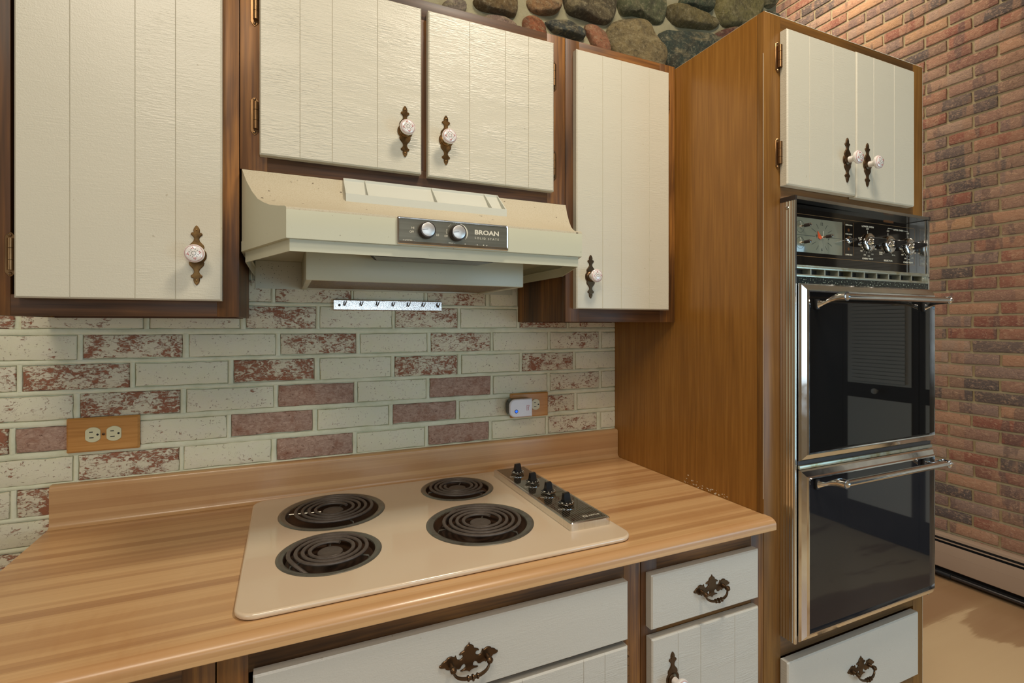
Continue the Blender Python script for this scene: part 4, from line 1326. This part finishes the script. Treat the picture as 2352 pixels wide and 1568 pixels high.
# ------------------------------------------------------------------ cooktop
KX0, KX1, KY0, KY1 = -.0740, .6700, -.5930, -.0400
ck = thing('cooktop', 'almond enamel electric cooktop with four coil burners set in the counter', 'cooktop', (.30, -.32, top))
BUR = [(.1020, -.1883, .1190, .0925, 4.2), (.0783, -.4172, .0965, .0755, 3.4), (.4215, -.1520, .0965, .0755, 3.4), (.3952, -.3990, .1190, .0925, 4.2)]
cu = bpy.data.curves.new('plate', 'CURVE')
cu.dimensions = '2D'; cu.fill_mode = 'BOTH'
def addpoly(pts):
    sp_ = cu.splines.new('POLY'); sp_.points.add(len(pts) - 1)
    for p, q in zip(sp_.points, pts): p.co = (q[0], q[1], 0, 1)
    sp_.use_cyclic_u = True
def rrect(x0, x1, y0, y1, r, n=8):
    out = []
    for cx, cy, a0 in ((x1 - r, y1 - r, 0), (x0 + r, y1 - r, 90), (x0 + r, y0 + r, 180), (x1 - r, y0 + r, 270)):
        for i in range(n + 1):
            a = math.radians(a0 + 90 * i / n)
            out.append((cx + r * math.cos(a), cy + r * math.sin(a)))
    return out
addpoly(rrect(KX0 + .004, KX1 - .004, KY0 + .004, KY1 - .004, .030))
for x, y, R, r, n in BUR:
    addpoly([(x + (R - .008) * math.cos(2 * PI * i / 72), y + (R - .008) * math.sin(2 * PI * i / 72)) for i in range(72)])
cu.extrude = .0010
cu.bevel_depth = .004; cu.bevel_resolution = 3
ob = bpy.data.objects.new('tmp', cu); C.objects.link(ob)
dg = bpy.context.evaluated_depsgraph_get()
me = bpy.data.meshes.new_from_object(ob.evaluated_get(dg))
bpy.data.objects.remove(ob); bpy.data.curves.remove(cu)
mb = MB('almond_enamel')
b2_ = bmesh.new(); b2_.from_mesh(me); bpy.data.meshes.remove(me)
zmin = min(v.co.z for v in b2_.verts)
for v in b2_.verts: v.co.z += top + .0005 - zmin
mb._add(b2_)
ZK = top + .0005 + .010
mb.build('cooktop_panel', ck, smooth=50)
def burner(x, y, R, rc, turns, a0):
    mb = MB('drip_steel')
    mb.lathe([(R - .012, -.004), (R - .001, -.0012), (R + .0005, .0006), (R - .002, .0024), (R - .006, .0026), (R * .875, .0004), (R * .865, -.002)], (x, y, ZK), axis=(0, 0, 1), seg=64, cap=False)
    tr = mb.build('trim_ring', ck)
    mb = MB('burnt_bowl', 'black_gap')
    mb.lathe([(R * .868, -.0015), (rc + .005, -.012), (rc * .86, -.022), (rc * .5, -.028), (rc * .2, -.030), (.001, -.030)], (x, y, ZK), axis=(0, 0, 1), seg=48, cap=False)
    a = math.radians(-75)
    mb.build('drip_bowl', ck)
    mb = MB('coil_grey', 'drip_steel', 'dark_plastic')
    pts = []; N = int(turns * 40)
    r0 = .0325
    for i in range(N + 1):
        f = i / N
        r_ = r0 + (rc - r0) * f
        a = a0 + f * turns * 2 * PI
        pts.append((x + r_ * math.cos(a), y + r_ * math.sin(a), ZK + .0065))
    last = Vector(pts[-1])
    a = a0 + turns * 2 * PI
    tang = Vector((-math.sin(a), math.cos(a), 0))
    rad_ = Vector((math.cos(a), math.sin(a), 0))
    for k in range(1, 6):
        p = last + tang * .012 * k - rad_ * .0012 * k * k + Vector((0, 0, -.0022 * k * k * .45))
        pts.append(tuple(p))
    mb.tube(pts, .0039, 10, mi=0, flat=.8)
    mb.lathe([(r0 - .009, -.004), (r0 - .009, .0025), (r0 - .0105, .0036), (.001, .0040)], (x, y, ZK - .001), axis=(0, 0, 1), seg=28, mi=0)
    for q in range(3):
        t = a0 + q * 2 * PI / 3 + .6
        mb.tube([(x + r_ * math.cos(t), y + r_ * math.sin(t), ZK + z_) for r_, z_ in ((r0 - .006, .0005), (rc * .6, .0005), (rc + .004, .0005), (rc + .006, -.006))], .0016, 6, mi=1)
    mb.build('coil', ck)
for (x, y, R, rc, n), a0 in zip(BUR, (.3, .9, 2.6, .5)):
    burner(x, y, R, rc, n, a0)
# control strip
mb = MB('brushed_trim', 'pinstripe_glass', 'print_white', 'chrome')
PX0, PX1, PY0, PY1 = .5545, .6545, -.5240, -.0830
zt0, zt1 = ZK - .0005, ZK + .0175
mb.prism(rrect(PX0, PX1, PY0, PY1, .004, 3), 'z', zt0, zt1 - .002, mi=0)
mb.loft([[(a, b, zt1 - .002) for a, b in rrect(PX0, PX1, PY0, PY1, .004, 3)], [(a, b, zt1) for a, b in rrect(PX0 + .002, PX1 - .002, PY0 + .002, PY1 - .002, .003, 3)]], mi=0)
mb.box(PX0 + .0075, PX1 - .0075, PY0 + .0085, PY1 - .0085, zt1 - .001, zt1 + .0004, mi=1)
Mtop = lambda x, y: Matrix.Translation((x, y, zt1 + .0004))
mb.text('MAYTAG', 0, 0, 0, .0265, .0050, mi=2, bold=.02, mat4=Mtop(.6270, -.5005))
mb.box(.5985, .6095, -.5050, -.4965, zt1 + .0003, zt1 + .0006, mi=2)
mb.box(.6000, .6080, -.5036, -.4982, zt1 + .0005, zt1 + .0007, mi=1)
for y in (-.1700, -.2655, -.3545, -.4425):
    for a, b, c_, d_ in ((.5690, .5770, y - .0025, y - .0020), (.5690, .5770, y + .0020, y + .0025), (.5690, .5694, y - .0025, y + .0025), (.5766, .5770, y - .0025, y + .0025), (.5772, .5860, y + .001, y + .0016)):
        mb.box(a, b, c_, d_, zt1 + .0003, zt1 + .0006, mi=2)
mb.build('control_strip', ck, label='chrome-edged black control strip')
for y in (-.1490, -.2440, -.3330, -.4215):
    x = .6015
    mb = MB('black_plastic', 'chrome', 'print_white')
    mb.lathe([(.0030, 0), (.0030, .004)], (x, y, zt1), axis=(0, 0, 1), seg=12, mi=0)
    mb.lathe([(.0185, .004), (.0190, .0048), (.0190, .0064), (.0182, .0070)], (x, y, zt1), axis=(0, 0, 1), seg=36, mi=1)
    mb.lathe([(.0180, .0068), (.0150, .0086), (.0110, .0095)], (x, y, zt1), axis=(0, 0, 1), seg=30, mi=0)
    R2 = Matrix.Translation((x, y, zt1)) @ Matrix.Rotation(math.radians(12), 4, 'Z')
    def sec(z, hx, hy, dy=0):
        return [tuple(R2 @ Vector((sx * hx, sy * hy + dy, z))) for sx, sy in ((-1, -1), (1, -1), (1, 1), (-1, 1))]
    mb.loft([sec(.009, .0095, .0085), sec(.013, .0098, .0055), sec(.026, .0088, .0036), sec(.0290, .0084, .0026, .001)], mi=0)
    for t, rr in ((205, .0155), (245, .0158), (275, .0158), (305, .0158), (20, .0158), (60, .0158), (340, .0158)):
        a = math.radians(t); s_ = .0022 if t == 205 else .0010
        mb.box(x + rr * math.cos(a) - s_, x + rr * math.cos(a) + s_, y + rr * math.sin(a) - s_ * .9, y + rr * math.sin(a) + s_ * .9, zt1 + .0078, zt1 + .0088, mi=2)
    mb.build('knob', ck)

# ------------------------------------------------------------------ range hood
hd = thing('range_hood', 'cream under-cabinet range hood with mitred corners and a control strip on its front', 'range hood', (.29, 0, 1.459))
prof = [(-.302, 1.6785), (-.3167, 1.6752), (-.3401, 1.6471), (-.3704, 1.6200), (-.3983, 1.6010), (-.4251, 1.5895), (-.4561, 1.5791), (-.4891, 1.5717), (-.5180, 1.5665), (-.5240, 1.5640)]
ZB = 1.5115
def xl(y): return -.0815 + (-.3130 - y) * .386 if y < -.3130 else -.0815
def xr(y): return .6625 - (-.3130 - y) * .386 if y < -.3130 else .6625
mb = MB('hood_enamel', 'greasy_enamel')
secs = [[(xl(0), -.0045, ZB + .02), (xr(0), -.0045, ZB + .02), (xr(0), -.0045, 1.6785), (xl(0), -.0045, 1.6785)],
        [(xl(0), -.302, ZB + .02), (xr(0), -.302, ZB + .02), (xr(0), -.302, 1.6785), (xl(0), -.302, 1.6785)]]
pf = prof[1:]
for y, z in pf:
    secs.append([(xl(y), y, ZB + .02), (xr(y), y, ZB + .02), (xr(y), y, z), (xl(y), y, z)])
y, z = -.5250, 1.5600
secs.append([(xl(y), y, ZB + .02), (xr(y), y, ZB + .02), (xr(y), y, z), (xl(y), y, z)])
fs = mb.loft(secs)
for f in fs:
    if len(f.verts) == 4 and min(v_.co.z for v_ in f.verts) > 1.5599 and (max(v_.co.y for v_ in f.verts) - min(v_.co.y for v_ in f.verts)) > .0005 and (max(v_.co.x for v_ in f.verts) - min(v_.co.x for v_ in f.verts)) > .3:
        f.material_index = 1
# skirt around the open underside, then the smaller set-in lip
def skirt(inset, z0, z1, th):
    P = [(-.0815, -.0045), (-.0815, -.3130), (xl(-.5250), -.5250), (xr(-.5250), -.5250), (.6625, -.3130), (.6625, -.0045)]
    cx = .29
    def off(k):
        return [(P[0][0] + k, P[0][1]), (P[1][0] + k, P[1][1] + k * .3), (P[2][0] + k * .75, P[2][1] + k), (P[3][0] - k * .75, P[3][1] + k), (P[4][0] - k, P[4][1] + k * .3), (P[5][0] - k, P[5][1])]
    o, i = off(inset), off(inset + th)
    for q in range(5):
        a, b, c_, d_ = o[q], o[q + 1], i[q + 1], i[q]
        mb.loft([[(p[0], p[1], z0) for p in (a, b, c_, d_)], [(p[0], p[1], z1) for p in (a, b, c_, d_)]])
skirt(0, ZB, ZB + .020, .002)
skirt(.0015, ZB - .0005, ZB + .0015, .010)
skirt(.0070, 1.4905, ZB + .001, .0022)
mb.build('canopy', hd, smooth=30)
mb = MB('hood_enamel', 'filter_mesh', 'black_gap')
bx0, bx1, by0 = .0380, .5420, -.3130
mb.box(bx0, bx1, by0, by0 + .008, 1.4590, 1.531, .002)
mb.box(bx0, bx0 + .012, by0 + .008, -.006, 1.4590, 1.531, .001); mb.box(bx1 - .012, bx1, by0 + .008, -.006, 1.4590, 1.531, .001)
mb.box(bx0 + .012, bx1 - .012, -.016, -.006, 1.4590, 1.531, .001)
mb.build('fan_housing', hd)
mb = MB('filter_mesh'); mb.box(bx0 + .0121, bx1 - .0121, by0 + .0081, -.0161, 1.4625, 1.4665); mb.build('grease_filter', hd)
mb = MB('hood_enamel', 'black_gap')
mb.box(-.072, .650, -.0046, -.0031, 1.4590, 1.531)
for q in range(46):
    a, b = random.uniform(-.06, .03), random.uniform(1.465, 1.525)
    mb.disc((a, -.0045, b), random.uniform(.0004, .001), mi=1, seg=6)
mb.loft([[(-.0800, -.05, 1.531), (-.0785, -.05, 1.531), (-.0785, -.0047, 1.531), (-.0800, -.0047, 1.531)], [(-.0800, -.006, 1.465), (-.0785, -.006, 1.465), (-.0785, -.0047, 1.465), (-.0800, -.0047, 1.465)]])
mb.build('back_flange', hd)
mb = MB('light_lens', 'black_gap')
mb.loft([[(.150, -.4100, 1.5305), (.430, -.4100, 1.5305), (.430, -.3250, 1.5305), (.150, -.3250, 1.5305)],
         [(.160, -.4050, 1.5050), (.424, -.4050, 1.5050), (.412, -.3350, 1.5050), (.176, -.3350, 1.5050)]], mi=1)
mb.loft([[(.1625, -.4045, 1.5052), (.4215, -.4045, 1.5052), (.4085, -.3378, 1.5052), (.1795, -.3378, 1.5052)], [(.1625, -.4045, 1.5042), (.4215, -.4045, 1.5042), (.4085, -.3378, 1.5042), (.1795, -.3378, 1.5042)]], mi=0)
mb.build('light_cover', hd)
# top outlet grille, a tilted frame on the slope
plain('grille_paint', sr(190, 191, 178), 0.4)
mb = MB('grille_paint')
gx0, gx1 = .1120, .4705
def slope(y):
    pts = sorted(prof)
    for (ya, za), (yb, zb_) in zip(pts[:-1], pts[1:]):
        if ya <= y <= yb: return za + (zb_ - za) * (y - ya) / (yb - ya)
    return pts[-1][1]
ya, yb = -.3720, -.3170
za, zb_ = 1.6345, 1.6805
def gz(y): return za + (zb_ - za) * (y - ya) / (yb - ya)
def slab(x0, x1, y0, y1, d0, d1):
    mb.loft([[(x0, y0, d0(y0)), (x1, y0, d0(y0)), (x1, y1, d0(y1)), (x0, y1, d0(y1))], [(x0, y0, d1(y0)), (x1, y0, d1(y0)), (x1, y1, d1(y1)), (x0, y1, d1(y1))]])
low = lambda y: slope(y) - .002
for f_ in (0, .1257, .542, .905, 1):
    x = gx0 + (gx1 - gx0 - .0022) * f_
    slab(x, x + .0022, ya, yb, low, gz)
slab(gx0, gx1, yb - .0015, yb, low, gz)
mb.loft([[(gx0, ya - .002, slope(ya) - .0035), (gx1, ya - .002, slope(ya) - .0035), (gx1, ya, slope(ya) - .0035), (gx0, ya, slope(ya) - .0035)],
         [(gx0, ya - .001, za), (gx1, ya - .001, za), (gx1, ya + .0015, za + .0008), (gx0, ya + .0015, za + .0008)]])
slab(gx0 + .001, gx1 - .001, ya, yb, low, lambda q: slope(q) + .0008)
for i in range(4):
    y = ya + .0030 + i * .0108
    slab(gx0 + .002, gx1 - .002, y, y + .0088, lambda q: slope(q) - .001, lambda q, y=y: slope(y) + .0042 + (q - y) * .10)
mb.build('vent_grille', hd, smooth=20)
# control strip
YH = -.5250
mb = MB('chrome', 'panel_metal', 'print_white')
hx0, hx1, hz0, hz1 = .1850, .4065, 1.5130, 1.5630
o_ = rrect(hx0, hx1, hz0, hz1, .003, 4); i_ = rrect(hx0 + .0035, hx1 - .0035, hz0 + .0060, hz1 - .0028, .002, 4)
mb.loft([[(x, YH + .001, z) for x, z in o_], [(x, YH - .003, z) for x, z in o_], [(x, YH - .0042, z) for x, z in rrect(hx0 + .0012, hx1 - .0012, hz0 + .0015, hz1 - .001, .003, 4)], [(x, YH - .0038, z) for x, z in i_], [(x, YH - .0018, z) for x, z in i_]], mi=0)
mb.prism(i_, 'y', YH - .0017, YH - .0026, mi=1)
YT = YH - .0026
mb.text('BROAN', .3608, 1.5455, YT, .0505, .0092, mi=2, bold=.03)
mb.text('SOLID STATE', .3608, 1.5340, YT, .0505, .0040, mi=2, spacing=1.5)
mb.text('HI', .2140, 1.5445, YT, .0050, .0036, mi=2, bold=.01)
mb.text('OFF', .2120, 1.5370, YT, .0080, .0040, mi=2, bold=.01)
mb.text('LO', .2612, 1.5345, YT, .0052, .0042, mi=2, bold=.01)
mb.text('OFF', .2778, 1.5335, YT, .0068, .0040, mi=2, bold=.0)
# worn paint around the second knob and along the lower edge
for q in range(60):
    t = math.radians(random.uniform(60, 190))
    r_ = .0205 + random.uniform(-.0008, .0014)
    s_ = random.uniform(.0002, .0006)
    mb.disc((.2995 + r_ * math.cos(t), YT, 1.5405 + r_ * math.sin(t) * .95), s_, mi=2, seg=5, d=.0002)
arc = [(.2995 + (.0195) * math.cos(math.radians(a)), 1.5405 + .0195 * math.sin(math.radians(a))) for a in range(70, -40, -8)]
arc2 = [(.2995 + (.0195 + .0026 * math.sin((70 - a) / 110 * PI)) * math.cos(math.radians(a)), 1.5405 + (.0195 + .0026 * math.sin((70 - a) / 110 * PI)) * math.sin(math.radians(a))) for a in range(-34, 78, 8)]
mb.prism(arc + arc2, 'y', YT, YT - .0002, mi=2)
for q in range(26):
    x = random.choice((random.uniform(.195, .222), random.uniform(.28, .36)))
    mb.box(x, x + random.uniform(.001, .005), YT - .0002, YT, 1.5205 + random.uniform(-.0006, .0008), 1.5212 + random.uniform(-.0004, .0008), mi=2)
mb.build('control_strip', hd, label='chrome-framed brushed control strip')
for x, z in ((.2390, 1.5405), (.2985, 1.5400)):
    mb = MB('dark_plastic', 'spun_metal', 'print_black')
    mb.lathe([(.0145, 0), (.0155, .003), (.0150, .014), (.0142, .0155), (.0125, .0158)], (x, YT, z), seg=36)
    mb.lathe([(.0128, .0155), (.0124, .0168), (.0118, .0171), (.0010, .0172)], (x, YT, z), seg=36, mi=1)
    line(mb, x - .0110, z - .0012, x - .0005, z + .0006, .0007, YT - .0171, mi=2)
    mb.build('knob', hd)

# ------------------------------------------------------------------ hook rail under the hood
hr = thing('hook_rail', 'short chrome hook rail with seven small hooks on the brick under the hood', 'hook rail', (.268, 0, 1.42))
mb = MB('hammered_steel', 'black_gap')
a0x, a1x, hz0, hz1 = .1180, .4185, 1.4045, 1.4352
def hrsec(x):
    return [(x, -.0012, hz0), (x, -.0085, hz0), (x, -.0110, hz0 + .003), (x, -.0110, hz1 - .003), (x, -.0085, hz1), (x, -.0012, hz1)]
mb.loft([hrsec(a0x), hrsec(a1x)])
mb.build('rail', hr)
for i in range(7):
    x = .1450 + i * .0433
    mb = MB('dark_bronze')
    mb.tube([(x, -.0105, 1.4300), (x - .0015, -.0165, 1.4215), (x, -.0235, 1.4180), (x + .0025, -.0255, 1.4230), (x + .0050, -.0260, 1.4300)], [.0012, .0014, .0015, .0014, .0011], 6)
    mb.build('hook', hr)
for x in (.1325, .4075):
    mb = MB('smoke_plastic'); mb.lathe([(.0034, 0), (.0034, .001), (.0015, .002)], (x, -.0109, 1.4190), seg=12); mb.build('screw', hr, label='dark screw')

# ------------------------------------------------------------------ outlets
def outlet(x0, x1, z0, z1, y, label, lone=None):
    t = thing('wall_outlet', label, 'outlet', ((x0 + x1) / 2, y, (z0 + z1) / 2))
    cx, cz = (x0 + x1) / 2, (z0 + z1) / 2
    mb = MB('oak_plate')
    mb.loft([[(a, y, b) for a, b in rrect(x0, x1, z0, z1, .003, 3)], [(a, y - .0045, b) for a, b in rrect(x0, x1, z0, z1, .003, 3)],
             [(a, y - .0085, b) for a, b in rrect(x0 + .004, x1 - .004, z0 + .004, z1 - .004, .003, 3)]])
    mb.build('cover_plate', t, label='oak cover plate')
    for s_ in (-1, 1):
        ox = cx + s_ * .0195
        mb = MB('ivory_plastic', 'black_gap')
        pl = []
        for i in range(28):
            a = 2 * PI * i / 28
            xx = .0172 * math.cos(a); zz = .0172 * math.sin(a)
            xx = max(-.0140, min(.0140, xx))
            pl.append((ox + xx, cz + zz))
        mb.prism(pl, 'y', y - .006, y - .0108, bev=.0008)
        for dz, hl in ((.0064, .0034), (-.0064, .0042)):
            mb.box(ox - .0065, ox - .0065 + hl * 2, y - .01095, y - .0107, cz + dz - .0010, cz + dz + .0010, mi=1)
        mb.disc((ox + .0090, y - .0107, cz), .0024, mi=1, d=.0003, seg=12)
        mb.build('receptacle', t)
    mb = MB('dark_bronze'); mb.lathe([(.0030, 0), (.0030, .001), (.0012, .0018)], (cx, y - .0084, cz), seg=12); mb.build('screw', t)
    return t
outlet(-.4510, -.3147, 1.0755, 1.1535, -.0035, 'duplex outlet on an oak plate at the left of the brick, nothing plugged in')
outlet(.6419, .7744, 1.0735, 1.1500, -.0035, 'duplex wall outlet on an oak plate near the oven cabinet, partly covered by a plug-in')
pr = thing('plug_in_repeller', 'small white plug-in pest repeller with a blue light on the right-hand outlet', 'plug-in device', (.66, -.03, 1.11))
mb = MB('smoke_plastic')
def dpoly(x0, x1, z0, z1, r):
    out = [(x1, z0), (x1, z1)]
    for i in range(9):
        a = PI / 2 + PI / 2 * i / 8; out.append((x0 + r + r * math.cos(a), z1 - r + r * math.sin(a)))
    for i in range(9):
        a = PI + PI / 2 * i / 8; out.append((x0 + r + r * math.cos(a), z0 + r + r * math.sin(a)))
    return out
mb.loft([[(a, -.0150, b) for a, b in dpoly(.6225, .6960, 1.0830, 1.1370, .018)], [(a, -.0430, b) for a, b in dpoly(.6225, .6960, 1.0830, 1.1370, .018)]])
mb.build('body', pr, label='smoky dark body')
mb = MB('white_plastic', 'faded_red_print', 'blue_light', 'spun_metal')
mb.loft([[(a, -.0430, b) for a, b in dpoly(.6215, .6980, 1.0825, 1.1375, .019)], [(a, -.0475, b) for a, b in dpoly(.6215, .6980, 1.0825, 1.1375, .019)], [(a, -.0500, b) for a, b in dpoly(.6240, .6960, 1.0850, 1.1350, .018)]], mi=0)
Yq = -.0500
rotm = Matrix.Translation((.6845, Yq, 1.1095)) @ Matrix.Rotation(PI / 2, 4, 'X') @ Matrix.Rotation(-PI / 2, 4, 'Z')
mb.text('Pest', 0, 0, 0, .0160, .0062, mi=1, mat4=rotm)
rotm = Matrix.Translation((.6785, Yq, 1.1095)) @ Matrix.Rotation(PI / 2, 4, 'X') @ Matrix.Rotation(-PI / 2, 4, 'Z')
mb.text('Reject', 0, 0, 0, .0160, .0050, mi=1, mat4=rotm)
mb.build('front_cover', pr)
mb = MB('blue_light', 'smoke_plastic')
mb.lathe([(.0058, 0), (.0058, .0008), (.0048, .0012)], (.6430, Yq, 1.1010), seg=20, mi=1)
mb.lathe([(.0042, .0010), (.0036, .0018), (.001, .0021)], (.6430, Yq, 1.1010), seg=20, mi=0)
mb.build('indicator_light', pr, label='lit blue indicator')
mb = MB('spun_metal'); mb.box(.6580, .6640, -.0150, -.0146 + .0030, 1.1060, 1.1075); mb.box(.6580, .6640, -.0150, -.0116, 1.1155, 1.1170); mb.build('prong', pr)

# ------------------------------------------------------------------ baseboard heater
bh = thing('baseboard_heater', 'long low taupe metal baseboard heater along the foot of the red brick wall', 'heater', (3.25, .6, 0))
y0, y1 = -1.12, 3.05
mb = MB('heater_paint')
hp = [(3.292, .012), (3.292, .2330), (3.2500, .2330), (3.2460, .2310), (3.2440, .2180), (3.2480, .2180), (3.2505, .2290), (3.2805, .2290), (3.2805, .012)]
mb.loft([[(x, y0, z) for x, z in hp], [(x, y1, z) for x, z in hp]])
fp = [(3.2330, .0600), (3.2270, .0640), (3.2250, .1450), (3.2330, .1900), (3.2360, .1900), (3.2290, .1450), (3.2310, .0660), (3.2360, .0630)]
mb.loft([[(x, y0, z) for x, z in fp], [(x, y1, z) for x, z in fp]])
fp = [(3.2260, .1430), (3.2245, .1445), (3.2260, .1460)]
mb.loft([[(x, y0, z) for x, z in fp], [(x, y1, z) for x, z in fp]])
mb.build('cover', bh)
mb = MB('heater_paint', 'black_gap')
mb.box(3.2420, 3.2470, y0, y1, .2000, .2050)
mb.box(3.2500, 3.2800, y0, y1, .1700, .2280, mi=1)  # solid black block stands in for the shade inside the slots
mb.build('damper', bh)
mb = MB('black_gap', 'dark_plastic')
mb.box(3.2380, 3.2800, y0, y1, .0150, .0420)
mb.cyl((3.2350, y0, .0260), (3.2350, y1, .0260), .009, 10, mi=1)
mb.cyl((3.2350, .05, .0260), (3.2350, .11, .0260), .013, 12, mi=0)
for yy in (y0 + .3, .3, 1.6, y1 - .3):
    mb.box(3.2300, 3.2760, yy - .01, yy + .01, .0003, .0600, mi=1)
mb.build('pipe', bh, label='dark pipe')
